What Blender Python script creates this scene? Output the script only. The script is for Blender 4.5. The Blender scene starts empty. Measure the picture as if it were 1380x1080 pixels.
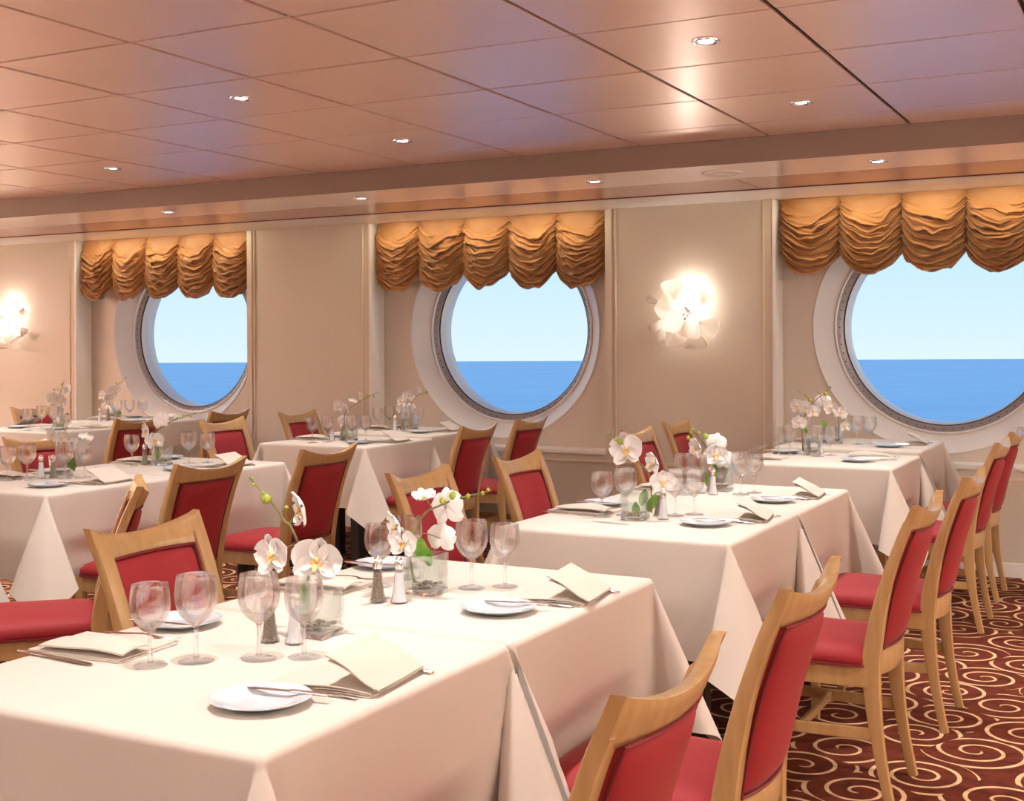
import bpy, bmesh, math, random
from mathutils import Vector, Matrix
PI = math.pi
random.seed(7)
S = bpy.context.scene
COL = S.collection

# ------------------------------------------------------------------ camera, world, light, exposure
EYE = 1.39
YAW = math.radians(27.8)
cd = bpy.data.cameras.new('camera'); cam = bpy.data.objects.new('camera', cd); COL.objects.link(cam)
cd.sensor_width = 36.0; cd.lens = 1683 / 1380 * 36
cd.shift_y = -(540 - 466) / 1380
cam.location = (0, 0, EYE)
cam.rotation_euler = (PI / 2, math.radians(0.258), YAW)
cd.clip_end = 5000
S.camera = cam
S.view_settings.view_transform = 'Standard'; S.view_settings.look = 'None'
S.view_settings.gamma = 1; S.view_settings.use_curve_mapping = False
S.view_settings.exposure = 0.60

w = bpy.data.worlds.new('world'); S.world = w; w.use_nodes = True
wn = w.node_tree; bg = wn.nodes['Background']
tc = wn.nodes.new('ShaderNodeTexCoord'); sx = wn.nodes.new('ShaderNodeSeparateXYZ')
mr = wn.nodes.new('ShaderNodeMapRange'); rp = wn.nodes.new('ShaderNodeValToRGB')
wn.links.new(tc.outputs['Generated'], sx.inputs[0]); wn.links.new(sx.outputs['Z'], mr.inputs[0])
mr.inputs[1].default_value = -0.02; mr.inputs[2].default_value = 0.6
wn.links.new(mr.outputs[0], rp.inputs[0]); wn.links.new(rp.outputs[0], bg.inputs[0])
cr = rp.color_ramp
cr.elements[0].position = 0.0; cr.elements[0].color = (0.74, 0.90, 0.98, 1)
cr.elements[1].position = 1.0; cr.elements[1].color = (0.16, 0.42, 0.80, 1)
e = cr.elements.new(0.10); e.color = (0.62, 0.84, 0.98, 1)
e = cr.elements.new(0.20); e.color = (0.50, 0.78, 0.97, 1)
e = cr.elements.new(0.35); e.color = (0.36, 0.66, 0.95, 1)
bg.inputs[1].default_value = 0.71

def area(name, loc, rot, sx_, sy_, power, col):
    l = bpy.data.lights.new(name, 'AREA'); l.shape = 'RECTANGLE'; l.size = sx_; l.size_y = sy_
    l.energy = power; l.color = col
    if 'uplight' in name: l.spread = math.radians(110)
    o = bpy.data.objects.new(name, l); COL.objects.link(o); o.location = loc; o.rotation_euler = rot
    return o
# added fill lights behind the camera and along the right wall, no windows there
area('fill_opposite_side', (-2.5, -3.7, 1.5), (PI / 2, 0, 0), 9.0, 1.5, 8, (1.0, 0.985, 0.97))
area('fill_aisle_side', (2.85, 2.5, 1.5), (PI / 2, 0, PI / 2), 7.0, 1.5, 14, (1.0, 0.985, 0.97))
# added unseen area lights that brighten the copper ceiling, not fixtures of the room
area('uplight_aisle', (1.9, 3.0, 1.8), (PI, math.radians(25), 0), 1.2, 8.0, 230, (1.0, 0.985, 0.96))
area('uplight_rear', (-3.5, -0.9, 1.9), (PI - math.radians(30), 0, 0), 10.0, 1.0, 85, (1.0, 0.985, 0.96))
area('uplight_left', (-10.6, 2.0, 1.8), (PI, math.radians(-25), 0), 1.2, 8.0, 560, (1.0, 0.985, 0.96))
for _x in (-7.52, -4.43, -1.285):      # lamp strips hidden behind the cove above each festoon blind
    area('cove_strip', (_x, 7.80, 2.325), (math.radians(12), 0, 0), 1.8, 0.03, 3.8, (1.0, 0.82, 0.55))
SPOT_W, SOFF_W, SCONCE_W = 82, 44, 2.2

# ------------------------------------------------------------------ materials
def mat(name, col, rough=0.5, metal=0.0, spec=0.5, **k):
    m = bpy.data.materials.new(name); m.use_nodes = True
    p = m.node_tree.nodes['Principled BSDF']
    p.inputs['Base Color'].default_value = (*col, 1); p.inputs['Roughness'].default_value = rough
    p.inputs['Metallic'].default_value = metal; p.inputs['Specular IOR Level'].default_value = spec
    for a, b in k.items(): p.inputs[a.replace('_', ' ')].default_value = b
    return m
def nd(m, t, **k):
    n = m.node_tree.nodes.new(t)
    for a, b in k.items(): setattr(n, a, b)
    return n
def ln(m, a, b): m.node_tree.links.new(a, b)
def bsdf(m): return m.node_tree.nodes['Principled BSDF']
def noise_bump(m, scale, dist, strength=0.4, detail=3, stretch=None):
    t = nd(m, 'ShaderNodeTexCoord'); n = nd(m, 'ShaderNodeTexNoise'); b = nd(m, 'ShaderNodeBump')
    n.inputs['Scale'].default_value = scale; n.inputs['Detail'].default_value = detail
    b.inputs['Strength'].default_value = strength; b.inputs['Distance'].default_value = dist
    mp = nd(m, 'ShaderNodeMapping'); ln(m, t.outputs['Object'], mp.inputs[0])
    if stretch: mp.inputs['Scale'].default_value = stretch
    ln(m, mp.outputs[0], n.inputs['Vector']); ln(m, n.outputs['Fac'], b.inputs['Height']); ln(m, b.outputs[0], bsdf(m).inputs['Normal'])
    return n
def noise_color(m, scale, c1, c2, lo=0.35, hi=0.65, detail=3, stretch=None, coord='Object'):
    t = nd(m, 'ShaderNodeTexCoord'); n = nd(m, 'ShaderNodeTexNoise'); r = nd(m, 'ShaderNodeValToRGB'); mp = nd(m, 'ShaderNodeMapping')
    n.inputs['Scale'].default_value = scale; n.inputs['Detail'].default_value = detail
    ln(m, t.outputs[coord], mp.inputs[0]); ln(m, mp.outputs[0], n.inputs['Vector'])
    if stretch: mp.inputs['Scale'].default_value = stretch
    r.color_ramp.elements[0].position = lo; r.color_ramp.elements[0].color = (*c1, 1)
    r.color_ramp.elements[1].position = hi; r.color_ramp.elements[1].color = (*c2, 1)
    ln(m, n.outputs['Fac'], r.inputs[0]); ln(m, r.outputs[0], bsdf(m).inputs['Base Color'])

M = {}
M['wall'] = mat('beige_wall_panel', (0.67, 0.60, 0.50), 0.45); noise_bump(M['wall'], 60, 0.0006, 0.3)
M['bay'] = mat('pale_bay_panel', (0.72, 0.65, 0.56), 0.45); noise_bump(M['bay'], 60, 0.0006, 0.3)
M['white'] = mat('white_gloss_paint', (0.86, 0.84, 0.80), 0.28); noise_bump(M['white'], 12, 0.0006, 0.2)
M['trim'] = mat('cream_trim', (0.80, 0.70, 0.52), 0.3); noise_bump(M['trim'], 20, 0.0004, 0.2)
M['funnel'] = mat('porthole_surround', (0.84, 0.83, 0.80), 0.32); noise_bump(M['funnel'], 8, 0.0006, 0.2)
M['ringmetal'] = mat('brushed_alloy', (0.36, 0.36, 0.37), 0.4, 0.6); noise_bump(M['ringmetal'], 90, 0.0004, 0.3)
M['dark'] = mat('dark_gap', (0.035, 0.02, 0.018), 0.8); noise_bump(M['dark'], 50, 0.0004, 0.2)
M['soffit'] = mat('soffit_paint', (0.95, 0.83, 0.77), 0.22, 0, 0.9); noise_bump(M['soffit'], 30, 0.0004, 0.2)
M['fascia'] = mat('fascia_paint', (0.33, 0.25, 0.21), 0.4); noise_bump(M['fascia'], 30, 0.0004, 0.2)
M['copper'] = mat('copper_tinted_panel', (0.84, 0.60, 0.53), 0.33, 0.55)
noise_color(M['copper'], 1.2, (0.98, 0.75, 0.66), (1.0, 0.79, 0.70))
noise_bump(M['copper'], 1.5, 0.002, 0.10)
M['copperstrip'] = mat('copper_strip', (0.60, 0.42, 0.37), 0.30, 0.5); noise_bump(M['copperstrip'], 6, 0.0006, 0.2)
M['redline'] = mat('dark_red_shadow_gap', (0.20, 0.04, 0.03), 0.5); noise_bump(M['redline'], 30, 0.0004, 0.2)
M['chrome'] = mat('chrome', (0.85, 0.85, 0.87), 0.12, 1.0); noise_bump(M['chrome'], 30, 0.0002, 0.2)
M['silver'] = mat('cutlery_steel', (0.80, 0.78, 0.76), 0.18, 1.0); noise_bump(M['silver'], 60, 0.0002, 0.2)
M['cloth'] = mat('cream_linen', (0.64, 0.595, 0.53), 0.62, 0, 0.25, Sheen_Weight=0.15)
noise_bump(M['cloth'], 9, 0.006, 0.35, 2)
M['napkin'] = mat('cream_napkin', (0.62, 0.56, 0.49), 0.7, 0, 0.2); noise_bump(M['napkin'], 40, 0.002, 0.35)
M['wood'] = mat('beech_lacquer', (0.62, 0.36, 0.14), 0.25, 0, 0.7)
noise_color(M['wood'], 5.0, (0.44, 0.26, 0.105), (0.53, 0.335, 0.15), 0.25, 0.75, 3, (9, 9, 0.9))
M['red'] = mat('red_upholstery', (0.32, 0.022, 0.028), 0.62, 0, 0.3, Sheen_Weight=0.18, Sheen_Roughness=0.35)
bsdf(M['red']).inputs['Sheen Tint'].default_value = (1, 0.5, 0.45, 1)
noise_bump(M['red'], 420, 0.0008, 0.4)
M['piping'] = mat('dark_red_piping', (0.20, 0.018, 0.025), 0.6); noise_bump(M['piping'], 200, 0.0005, 0.3)
M['black'] = mat('black_table_base', (0.012, 0.011, 0.012), 0.4); noise_bump(M['black'], 60, 0.0004, 0.3)
M['china'] = mat('white_china', (0.64, 0.71, 0.77), 0.08, 0, 0.6, Coat_Weight=0.5); noise_bump(M['china'], 14, 0.0006, 0.25)
M['petal'] = mat('white_petal', (0.88, 0.86, 0.85), 0.5, 0, 0.3, Subsurface_Weight=0.0); noise_bump(M['petal'], 60, 0.001, 0.25)
M['lip'] = mat('yellow_orchid_lip', (0.85, 0.62, 0.12), 0.5)
noise_color(M['lip'], 90, (0.90, 0.80, 0.42), (0.80, 0.42, 0.08), 0.4, 0.6)
M['stem'] = mat('orchid_stem', (0.13, 0.07, 0.03), 0.5); noise_color(M['stem'], 14, (0.12, 0.055, 0.028), (0.26, 0.30, 0.10))
M['bud'] = mat('green_bud', (0.24, 0.33, 0.03), 0.4); noise_color(M['bud'], 50, (0.14, 0.30, 0.02), (0.42, 0.42, 0.05))
M['leaf'] = mat('green_leaf', (0.12, 0.32, 0.03), 0.4); noise_color(M['leaf'], 30, (0.08, 0.26, 0.02), (0.22, 0.42, 0.06))
M['pebble'] = mat('brown_pebbles', (0.20, 0.14, 0.09), 0.35); noise_color(M['pebble'], 60, (0.10, 0.07, 0.05), (0.40, 0.29, 0.17))
M['pepper'] = mat('ground_pepper', (0.20, 0.15, 0.10), 0.7); noise_color(M['pepper'], 400, (0.13, 0.09, 0.06), (0.36, 0.29, 0.21))
M['salt'] = mat('white_salt', (0.82, 0.84, 0.88), 0.6); noise_bump(M['salt'], 400, 0.0006, 0.3)

def thin_glass(name, tint=(0.97, 0.98, 0.98), edge=0.35, gain=1.3, rough=0.02):
    """thin-walled clear glass: transmits straight through, mirrors by Fresnel, a little whiter where the wall is seen edge-on"""
    m = bpy.data.materials.new(name); m.use_nodes = True; t = m.node_tree; t.nodes.clear()
    out = nd(m, 'ShaderNodeOutputMaterial'); tr = nd(m, 'ShaderNodeBsdfTransparent'); gl = nd(m, 'ShaderNodeBsdfGlossy')
    df = nd(m, 'ShaderNodeBsdfDiffuse'); df.inputs[0].default_value = (0.9, 0.92, 0.93, 1)
    tr.inputs[0].default_value = (*tint, 1); gl.inputs['Roughness'].default_value = rough
    lf = nd(m, 'ShaderNodeLayerWeight'); lf.inputs[0].default_value = 0.5
    pw = nd(m, 'ShaderNodeMath', operation='POWER'); pw.inputs[1].default_value = 4.0; ln(m, lf.outputs['Facing'], pw.inputs[0])
    g = nd(m, 'ShaderNodeMath', operation='MULTIPLY_ADD', use_clamp=True); g.inputs[1].default_value = 0.45 * gain; g.inputs[2].default_value = 0.045 * gain; ln(m, pw.outputs[0], g.inputs[0])
    lw = nd(m, 'ShaderNodeLayerWeight'); lw.inputs[0].default_value = 0.12
    g2 = nd(m, 'ShaderNodeMath', operation='MULTIPLY', use_clamp=True); g2.inputs[1].default_value = edge; ln(m, lw.outputs['Facing'], g2.inputs[0])
    a = nd(m, 'ShaderNodeMixShader'); b = nd(m, 'ShaderNodeMixShader')
    ln(m, g2.outputs[0], a.inputs[0]); ln(m, tr.outputs[0], a.inputs[1]); ln(m, df.outputs[0], a.inputs[2])
    ln(m, g.outputs[0], b.inputs[0]); ln(m, a.outputs[0], b.inputs[1]); ln(m, gl.outputs[0], b.inputs[2])
    ln(m, b.outputs[0], out.inputs[0])
    n = nd(m, 'ShaderNodeTexNoise'); n.inputs['Scale'].default_value = 30; bp = nd(m, 'ShaderNodeBump'); bp.inputs['Strength'].default_value = 0.05
    ln(m, n.outputs['Fac'], bp.inputs['Height']); ln(m, bp.outputs[0], gl.inputs['Normal'])
    return m
M['glass'] = thin_glass('wine_glass_crystal', edge=1.0, gain=2.2)
m = mat('crystal', (1, 1, 1), 0.0, 0, 0.5, Transmission_Weight=1.0, IOR=1.45); M['crystal'] = m
tp = nd(m, 'ShaderNodeBsdfTransparent'); mx = nd(m, 'ShaderNodeMixShader'); mx.inputs[0].default_value = 0.62
ln(m, bsdf(m).outputs[0], mx.inputs[1]); ln(m, tp.outputs[0], mx.inputs[2]); ln(m, mx.outputs[0], m.node_tree.nodes['Material Output'].inputs[0]); noise_bump(m, 20, 0.0002, 0.2)
M['rim'] = thin_glass('glass_rim', tint=(0.8, 0.8, 0.8), edge=0.9, gain=3.0)
M['pane'] = thin_glass('porthole_pane', tint=(0.985, 0.99, 1.0), edge=0.0, gain=0.05)
M['vase'] = thin_glass('vase_glass', tint=(0.94, 0.965, 0.955), edge=0.4, gain=2.4)
M['solidglass'] = mat('solid_glass', (0.95, 0.97, 0.97), 0.03, 0, 0.5, Transmission_Weight=0.9, IOR=1.45)
M['shaker'] = thin_glass('shaker_glass', tint=(0.93, 0.94, 0.95), edge=0.6, gain=1.8)

# festoon satin: golden brown, light comes through the single layer at the top
m = mat('golden_brown_satin', (0.60, 0.33, 0.14), 0.38, 0, 0.4, Sheen_Weight=0.3); M['satin'] = m
noise_color(m, 3.0, (0.37, 0.165, 0.05), (0.50, 0.25, 0.085), 0.35, 0.65)
noise_bump(m, 45, 0.003, 0.5, 4, (1, 1, 2.5))
tl = nd(m, 'ShaderNodeBsdfTranslucent'); tl.inputs[0].default_value = (0.75, 0.38, 0.10, 1); mx = nd(m, 'ShaderNodeMixShader'); mx.inputs[0].default_value = 0.15
ln(m, bsdf(m).outputs[0], mx.inputs[1]); ln(m, tl.outputs[0], mx.inputs[2]); ln(m, mx.outputs[0], m.node_tree.nodes['Material Output'].inputs[0])
# frosted petal of the sconces
m = mat('frosted_opal_petal', (0.90, 0.86, 0.82), 0.25, 0, 0.5); M['opal'] = m
tl = nd(m, 'ShaderNodeBsdfTranslucent'); tl.inputs[0].default_value = (0.95, 0.9, 0.85, 1); tp = nd(m, 'ShaderNodeBsdfTransparent')
mx = nd(m, 'ShaderNodeMixShader'); mx.inputs[0].default_value = 0.6; mx2 = nd(m, 'ShaderNodeMixShader'); mx2.inputs[0].default_value = 0.22
ln(m, bsdf(m).outputs[0], mx.inputs[1]); ln(m, tl.outputs[0], mx.inputs[2]); ln(m, mx.outputs[0], mx2.inputs[1]); ln(m, tp.outputs[0], mx2.inputs[2])
ln(m, mx2.outputs[0], m.node_tree.nodes['Material Output'].inputs[0]); noise_bump(m, 40, 0.0006, 0.3)
# lamps
def emit(name, col, s):
    m = bpy.data.materials.new(name); m.use_nodes = True; m.node_tree.nodes.clear()
    o = nd(m, 'ShaderNodeOutputMaterial'); e_ = nd(m, 'ShaderNodeEmission'); e_.inputs[0].default_value = (*col, 1); e_.inputs[1].default_value = s
    ln(m, e_.outputs[0], o.inputs[0]); return m
M['lamp'] = emit('lamp_lens', (1.0, 0.985, 0.96), 6.0)
M['bulb'] = emit('sconce_bulb', (1.0, 0.95, 0.88), 4.0)
# sea
m = mat('sea_water', (0.05, 0.33, 0.72), 0.3, 0, 0.6); M['sea'] = m
t = nd(m, 'ShaderNodeTexCoord'); n = nd(m, 'ShaderNodeTexNoise'); n.inputs['Scale'].default_value = 0.05; n.inputs['Detail'].default_value = 6
mp = nd(m, 'ShaderNodeMapping'); mp.inputs['Scale'].default_value = (1, 1, 1); ln(m, t.outputs['Object'], mp.inputs[0]); ln(m, mp.outputs[0], n.inputs['Vector'])
r = nd(m, 'ShaderNodeValToRGB'); r.color_ramp.elements[0].position = 0.35; r.color_ramp.elements[0].color = (0.10, 0.45, 0.82, 1)
r.color_ramp.elements[1].position = 0.65; r.color_ramp.elements[1].color = (0.17, 0.55, 0.90, 1)
ln(m, n.outputs['Fac'], r.inputs[0]); ln(m, r.outputs[0], bsdf(m).inputs['Base Color'])
b = nd(m, 'ShaderNodeBump'); b.inputs['Strength'].default_value = 0.4; b.inputs['Distance'].default_value = 0.5
ln(m, n.outputs['Fac'], b.inputs['Height']); ln(m, b.outputs[0], bsdf(m).inputs['Normal'])

# carpet: cream scrolls woven into dark red; one scroll per jittered cell, each with its own turn and hand
m = mat('scroll_carpet', (0.2, 0.03, 0.02), 0.9, 0, 0.1); M['carpet'] = m
def mth(op, a, b=None, c=None, clamp=False):
    n_ = nd(m, 'ShaderNodeMath', operation=op, use_clamp=clamp)
    for i, v in enumerate((a, b, c)):
        if v is None: continue
        if isinstance(v, (int, float)): n_.inputs[i].default_value = v
        else: ln(m, v, n_.inputs[i])
    return n_.outputs[0]
def scroll(off, rmax, scale, rnd):
    t_ = nd(m, 'ShaderNodeTexCoord'); mp_ = nd(m, 'ShaderNodeMapping'); mp_.inputs['Location'].default_value = off
    mp_.inputs['Rotation'].default_value = (0, 0, 0.5)
    ln(m, t_.outputs['Object'], mp_.inputs[0])
    vo = nd(m, 'ShaderNodeTexVoronoi', voronoi_dimensions='2D', feature='F1'); vo.inputs['Scale'].default_value = scale; vo.inputs['Randomness'].default_value = rnd
    ln(m, mp_.outputs[0], vo.inputs['Vector'])
    sc = nd(m, 'ShaderNodeVectorMath', operation='SCALE'); sc.inputs[3].default_value = scale; ln(m, mp_.outputs[0], sc.inputs[0])
    sp = nd(m, 'ShaderNodeVectorMath', operation='SCALE'); sp.inputs[3].default_value = scale; ln(m, vo.outputs['Position'], sp.inputs[0])
    df_ = nd(m, 'ShaderNodeVectorMath', operation='SUBTRACT'); ln(m, sc.outputs[0], df_.inputs[0]); ln(m, sp.outputs[0], df_.inputs[1])
    s_ = nd(m, 'ShaderNodeSeparateXYZ'); ln(m, df_.outputs[0], s_.inputs[0])
    cs = nd(m, 'ShaderNodeSeparateColor'); ln(m, vo.outputs['Color'], cs.inputs[0])
    rr = mth('SQRT', mth('ADD', mth('MULTIPLY', s_.outputs[0], s_.outputs[0]), mth('MULTIPLY', s_.outputs[1], s_.outputs[1])))
    th = mth('ARCTAN2', s_.outputs[1], s_.outputs[0])
    hand = mth('SUBTRACT', mth('MULTIPLY', mth('GREATER_THAN', cs.outputs[0], 0.5), 2.0), 1.0)
    ang = mth('ADD', mth('MULTIPLY', mth('MULTIPLY', th, hand), 1 / (2 * PI)), cs.outputs[1])
    size = mth('ADD', mth('MULTIPLY', cs.outputs[2], 0.05), 0.215)
    ph = mth('SUBTRACT', mth('DIVIDE', mth('POWER', rr, 1.0), size), ang)
    fr_ = mth('SUBTRACT', ph, mth('FLOOR', ph))
    dist = mth('MULTIPLY', mth('ABSOLUTE', mth('SUBTRACT', fr_, 0.5)), size)   # distance to the line, in cells
    line = mth('LESS_THAN', dist, mth('ADD', 0.017, mth('MULTIPLY', rr, 0.018)))
    return mth('MULTIPLY', mth('MULTIPLY', line, mth('LESS_THAN', rr, rmax)), mth('GREATER_THAN', rr, 0.05)), rr
l1, r1 = scroll((0, 0, 0), 0.62, 3.35, 0.35)
nz = nd(m, 'ShaderNodeTexNoise'); nz.inputs['Scale'].default_value = 260
mixc = nd(m, 'ShaderNodeMix', data_type='RGBA'); ln(m, l1, mixc.inputs[0])
ra = nd(m, 'ShaderNodeValToRGB'); ra.color_ramp.elements[0].color = (0.070, 0.015, 0.008, 1); ra.color_ramp.elements[1].color = (0.15, 0.031, 0.015, 1)
rb = nd(m, 'ShaderNodeValToRGB'); rb.color_ramp.elements[0].color = (0.50, 0.31, 0.16, 1); rb.color_ramp.elements[1].color = (0.74, 0.52, 0.31, 1)
for q in (ra, rb):
    ln(m, nz.outputs['Fac'], q.inputs[0]); q.color_ramp.elements[0].position = 0.3; q.color_ramp.elements[1].position = 0.7
ln(m, ra.outputs[0], mixc.inputs[6]); ln(m, rb.outputs[0], mixc.inputs[7]); ln(m, mixc.outputs[2], bsdf(m).inputs['Base Color'])
b = nd(m, 'ShaderNodeBump'); b.inputs['Strength'].default_value = 0.5; b.inputs['Distance'].default_value = 0.003
ln(m, nz.outputs['Fac'], b.inputs['Height']); ln(m, b.outputs[0], bsdf(m).inputs['Normal'])

# ------------------------------------------------------------------ helpers
def link(name, me, material=None, parent=None, loc=None):
    o = bpy.data.objects.new(name, me); COL.objects.link(o)
    if material is not None and not me.materials: me.materials.append(material)
    if parent is not None: o.parent = parent
    if loc is not None: o.location = loc
    return o
def mesh(name, verts, faces, material=None, parent=None, smooth=True, loc=None, auto=None):
    me = bpy.data.meshes.new(name); me.from_pydata([tuple(v) for v in verts], [], faces); me.update()
    o = link(name, me, material, parent, loc)
    if smooth:
        for p in me.polygons: p.use_smooth = True
        if auto is not None: me.set_sharp_from_angle(angle=math.radians(auto))
    return o
def empty(name, loc=(0, 0, 0), rz=0.0):
    o = bpy.data.objects.new(name, None); COL.objects.link(o); o.location = loc; o.rotation_euler = (0, 0, rz); o.empty_display_size = 0.1
    return o
def tag(o, label=None, cat=None, group=None, kind=None):
    if label: o['label'] = label
    if cat: o['category'] = cat
    if group: o['group'] = group
    if kind: o['kind'] = kind
    return o
def copy_tree(o, parent=None):
    c = o.copy(); COL.objects.link(c)
    if parent is not None: c.parent = parent
    for ch in list(o.children): copy_tree(ch, c)
    return c
class MB:
    def __init__(s): s.v = []; s.f = []
    def add(s, v, f):
        n = len(s.v); s.v += [tuple(p) for p in v]; s.f += [tuple(i + n for i in q) for q in f]; return s
    def box(s, x0, x1, y0, y1, z0, z1):
        return s.add([(x0, y0, z0), (x1, y0, z0), (x1, y1, z0), (x0, y1, z0), (x0, y0, z1), (x1, y0, z1), (x1, y1, z1), (x0, y1, z1)],
                     [(0, 3, 2, 1), (4, 5, 6, 7), (0, 1, 5, 4), (1, 2, 6, 5), (2, 3, 7, 6), (3, 0, 4, 7)])
    def grid(s, P, close_u=False, close_v=False):
        nu, nv = len(P), len(P[0]); v = [p for r_ in P for p in r_]; f = []
        for i in range(nu if close_u else nu - 1):
            for j in range(nv if close_v else nv - 1):
                f.append((i * nv + j, ((i + 1) % nu) * nv + j, ((i + 1) % nu) * nv + (j + 1) % nv, i * nv + (j + 1) % nv))
        return s.add(v, f)
    def lathe(s, prof, n=32, c=(0, 0, 0), cap0=False, cap1=False, fn=None):
        P = []
        for k in range(n):
            a = 2 * PI * k / n
            P.append([(c[0] + (r_ * (fn(a, i) if fn else 1)) * math.cos(a), c[1] + (r_ * (fn(a, i) if fn else 1)) * math.sin(a), c[2] + z) for i, (r_, z) in enumerate(prof)])
        b0 = len(s.v); s.grid(P, close_u=True); m_ = len(prof)
        if cap0: s.f.append(tuple(b0 + k * m_ for k in range(n))[::-1])
        if cap1: s.f.append(tuple(b0 + k * m_ + m_ - 1 for k in range(n)))
        return s
    def tube(s, pts, rad, n=10, cap=True):
        pts = [Vector(p) for p in pts]; rad = rad if isinstance(rad, (list, tuple)) else [rad] * len(pts)
        P = []; up = Vector((0, 0, 1)); prev = None
        for i, p in enumerate(pts):
            t_ = (pts[min(i + 1, len(pts) - 1)] - pts[max(i - 1, 0)]).normalized()
            if prev is None:
                a = t_.cross(up)
                if a.length < 1e-3: a = t_.cross(Vector((1, 0, 0)))
                a.normalize()
            else:
                a = (prev - t_ * prev.dot(t_)).normalized()
            prev = a; b_ = t_.cross(a)
            P.append([tuple(p + (a * math.cos(2 * PI * k / n) + b_ * math.sin(2 * PI * k / n)) * rad[i]) for k in range(n)])
        b0 = len(s.v); s.grid(P, close_v=True)
        if cap:
            s.f.append(tuple(b0 + k for k in range(n))[::-1]); s.f.append(tuple(b0 + (len(pts) - 1) * n + k for k in range(n)))
        return s
    def sections(s, rings, cap=True):
        """loft between closed rings"""
        b0 = len(s.v); s.grid(rings, close_v=True); n = len(rings[0])
        if cap:
            s.f.append(tuple(b0 + k for k in range(n))[::-1]); s.f.append(tuple(b0 + (len(rings) - 1) * n + k for k in range(n)))
        return s
    def build(s, name, material=None, parent=None, smooth=True, auto=35, loc=None, bevel=0, fix=True):
        me = bpy.data.meshes.new(name); me.from_pydata(s.v, [], s.f); me.update()
        if fix or bevel:
            bm = bmesh.new(); bm.from_mesh(me)
            if bevel: bmesh.ops.bevel(bm, geom=bm.edges[:], offset=bevel, segments=2, affect='EDGES', clamp_overlap=True)
            if fix: bmesh.ops.recalc_face_normals(bm, faces=bm.faces)
            bm.to_mesh(me); bm.free()
        o = link(name, me, material, parent, loc)
        if smooth:
            for p in me.polygons: p.use_smooth = True
            me.set_sharp_from_angle(angle=math.radians(auto))
        return o
def spline(pts, n):
    """Catmull-Rom through points"""
    pts = [Vector(p) for p in pts]; out = []
    for i in range(len(pts) - 1):
        p0 = pts[max(i - 1, 0)]; p1 = pts[i]; p2 = pts[i + 1]; p3 = pts[min(i + 2, len(pts) - 1)]
        for k in range(n):
            t_ = k / n
            out.append(0.5 * ((2 * p1) + (p2 - p0) * t_ + (2 * p0 - 5 * p1 + 4 * p2 - p3) * t_ * t_ + (3 * p1 - p0 - 3 * p2 + p3) * t_ ** 3))
    out.append(pts[-1]); return out
# ------------------------------------------------------------------ the room
XL, XR, YB, YW, YBAY = -12.0, 3.0, -4.0, 7.94, 8.13
ZC, ZS, ZW, ZSILL = 2.495, 2.36, 2.33, 0.66
YF = 6.48
tag(MB().box(XL, XR, YB, YW + 0.7, -0.06, 0).build('floor', M['carpet'], smooth=False), kind='structure')
tag(MB().box(XL - 0.1, XL, YB, YW + 0.7, 0, 2.7).build('wall_left', M['wall'], smooth=False), kind='structure')
tag(MB().box(XR, XR + 0.1, YB, YW + 0.7, 0, 2.7).build('wall_right', M['wall'], smooth=False), kind='structure')
tag(MB().box(XL, XR, YB - 0.1, YB, 0, 2.7).build('wall_front', M['wall'], smooth=False), kind='structure')
BAYS = [(-8.52, -6.60), (-5.40, -3.45), (-2.26, -0.31)]
PIERS = [(XL, -8.52), (-6.60, -5.40), (-3.45, -2.26), (-0.31, XR)]
CZ, RO = 1.50, 0.785
PORT = [-7.47, -4.37, -1.27]
wb = MB()
wb.box(XL, XR, YW, YW + 0.6, 0, ZSILL - 0.03)                        # wainscot under the sills
for x0, x1 in PIERS: wb.box(x0, x1, YW, YW + 0.6, ZSILL - 0.03, 2.7)
wback = tag(wb.build('wall_back', M['wall'], smooth=False), kind='structure')
def bay_face(x0, x1, cx):
    n = 96; b_ = MB(); inner = []; outer = []; z0, z1 = ZSILL - 0.03, 2.7
    for k in range(n):
        a = 2 * PI * k / n; c, s_ = math.cos(a), math.sin(a)
        inner.append((cx + RO * c, YBAY, CZ + RO * s_))
        tx = ((x1 - cx) / c) if c > 1e-9 else ((x0 - cx) / c if c < -1e-9 else 1e9)
        tz = ((z1 - CZ) / s_) if s_ > 1e-9 else ((z0 - CZ) / s_ if s_ < -1e-9 else 1e9)
        t_ = min(tx, tz); outer.append((cx + c * t_, YBAY, CZ + s_ * t_))
    b_.grid([inner, outer], close_v=True)
    return b_.build('wall_panel', M['bay'], wback, smooth=False)
for (x0, x1), cx in zip(BAYS, PORT): bay_face(x0, x1, cx)
# sill ledges, cream corner trims beside every bay, skirting, wainscot cap
for i, (x0, x1) in enumerate(BAYS):
    sb = MB().box(x0 + 0.001, x1 - 0.001, YW - 0.012, YBAY + 0.01, ZSILL - 0.03, ZSILL).build('window_sill', M['white'], wback, bevel=0.004)
n_ = 1
for i, (x0, x1) in enumerate(BAYS):
    for xe, sgn in ((x0, -1), (x1, 1)):
        a, b_ = (xe - 0.018, xe + 0.004) if sgn < 0 else (xe - 0.004, xe + 0.05)
        t_ = tag(MB().box(a, b_, YW - 0.010, YBAY - 0.02 if sgn < 0 else YBAY - 0.02, ZSILL + 0.001, ZW).build('trim_%d' % n_, M['white'] if sgn < 0 else M['wall'], bevel=0.003), kind='structure'); n_ += 1
        # narrow cream bead on the face of the pier
        xb = xe - 0.075 if sgn < 0 else xe + 0.075
        tag(MB().box(xb - 0.004, xb + 0.004, YW - 0.012, YW + 0.002, 0.09, ZW).build('trim_%d' % n_, M['trim'], bevel=0.003), kind='structure'); n_ += 1
tag(MB().box(XL, XR, YW - 0.014, YW, 0, 0.085).build('baseboard_back', M['white'], bevel=0.003), kind='structure')
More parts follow.
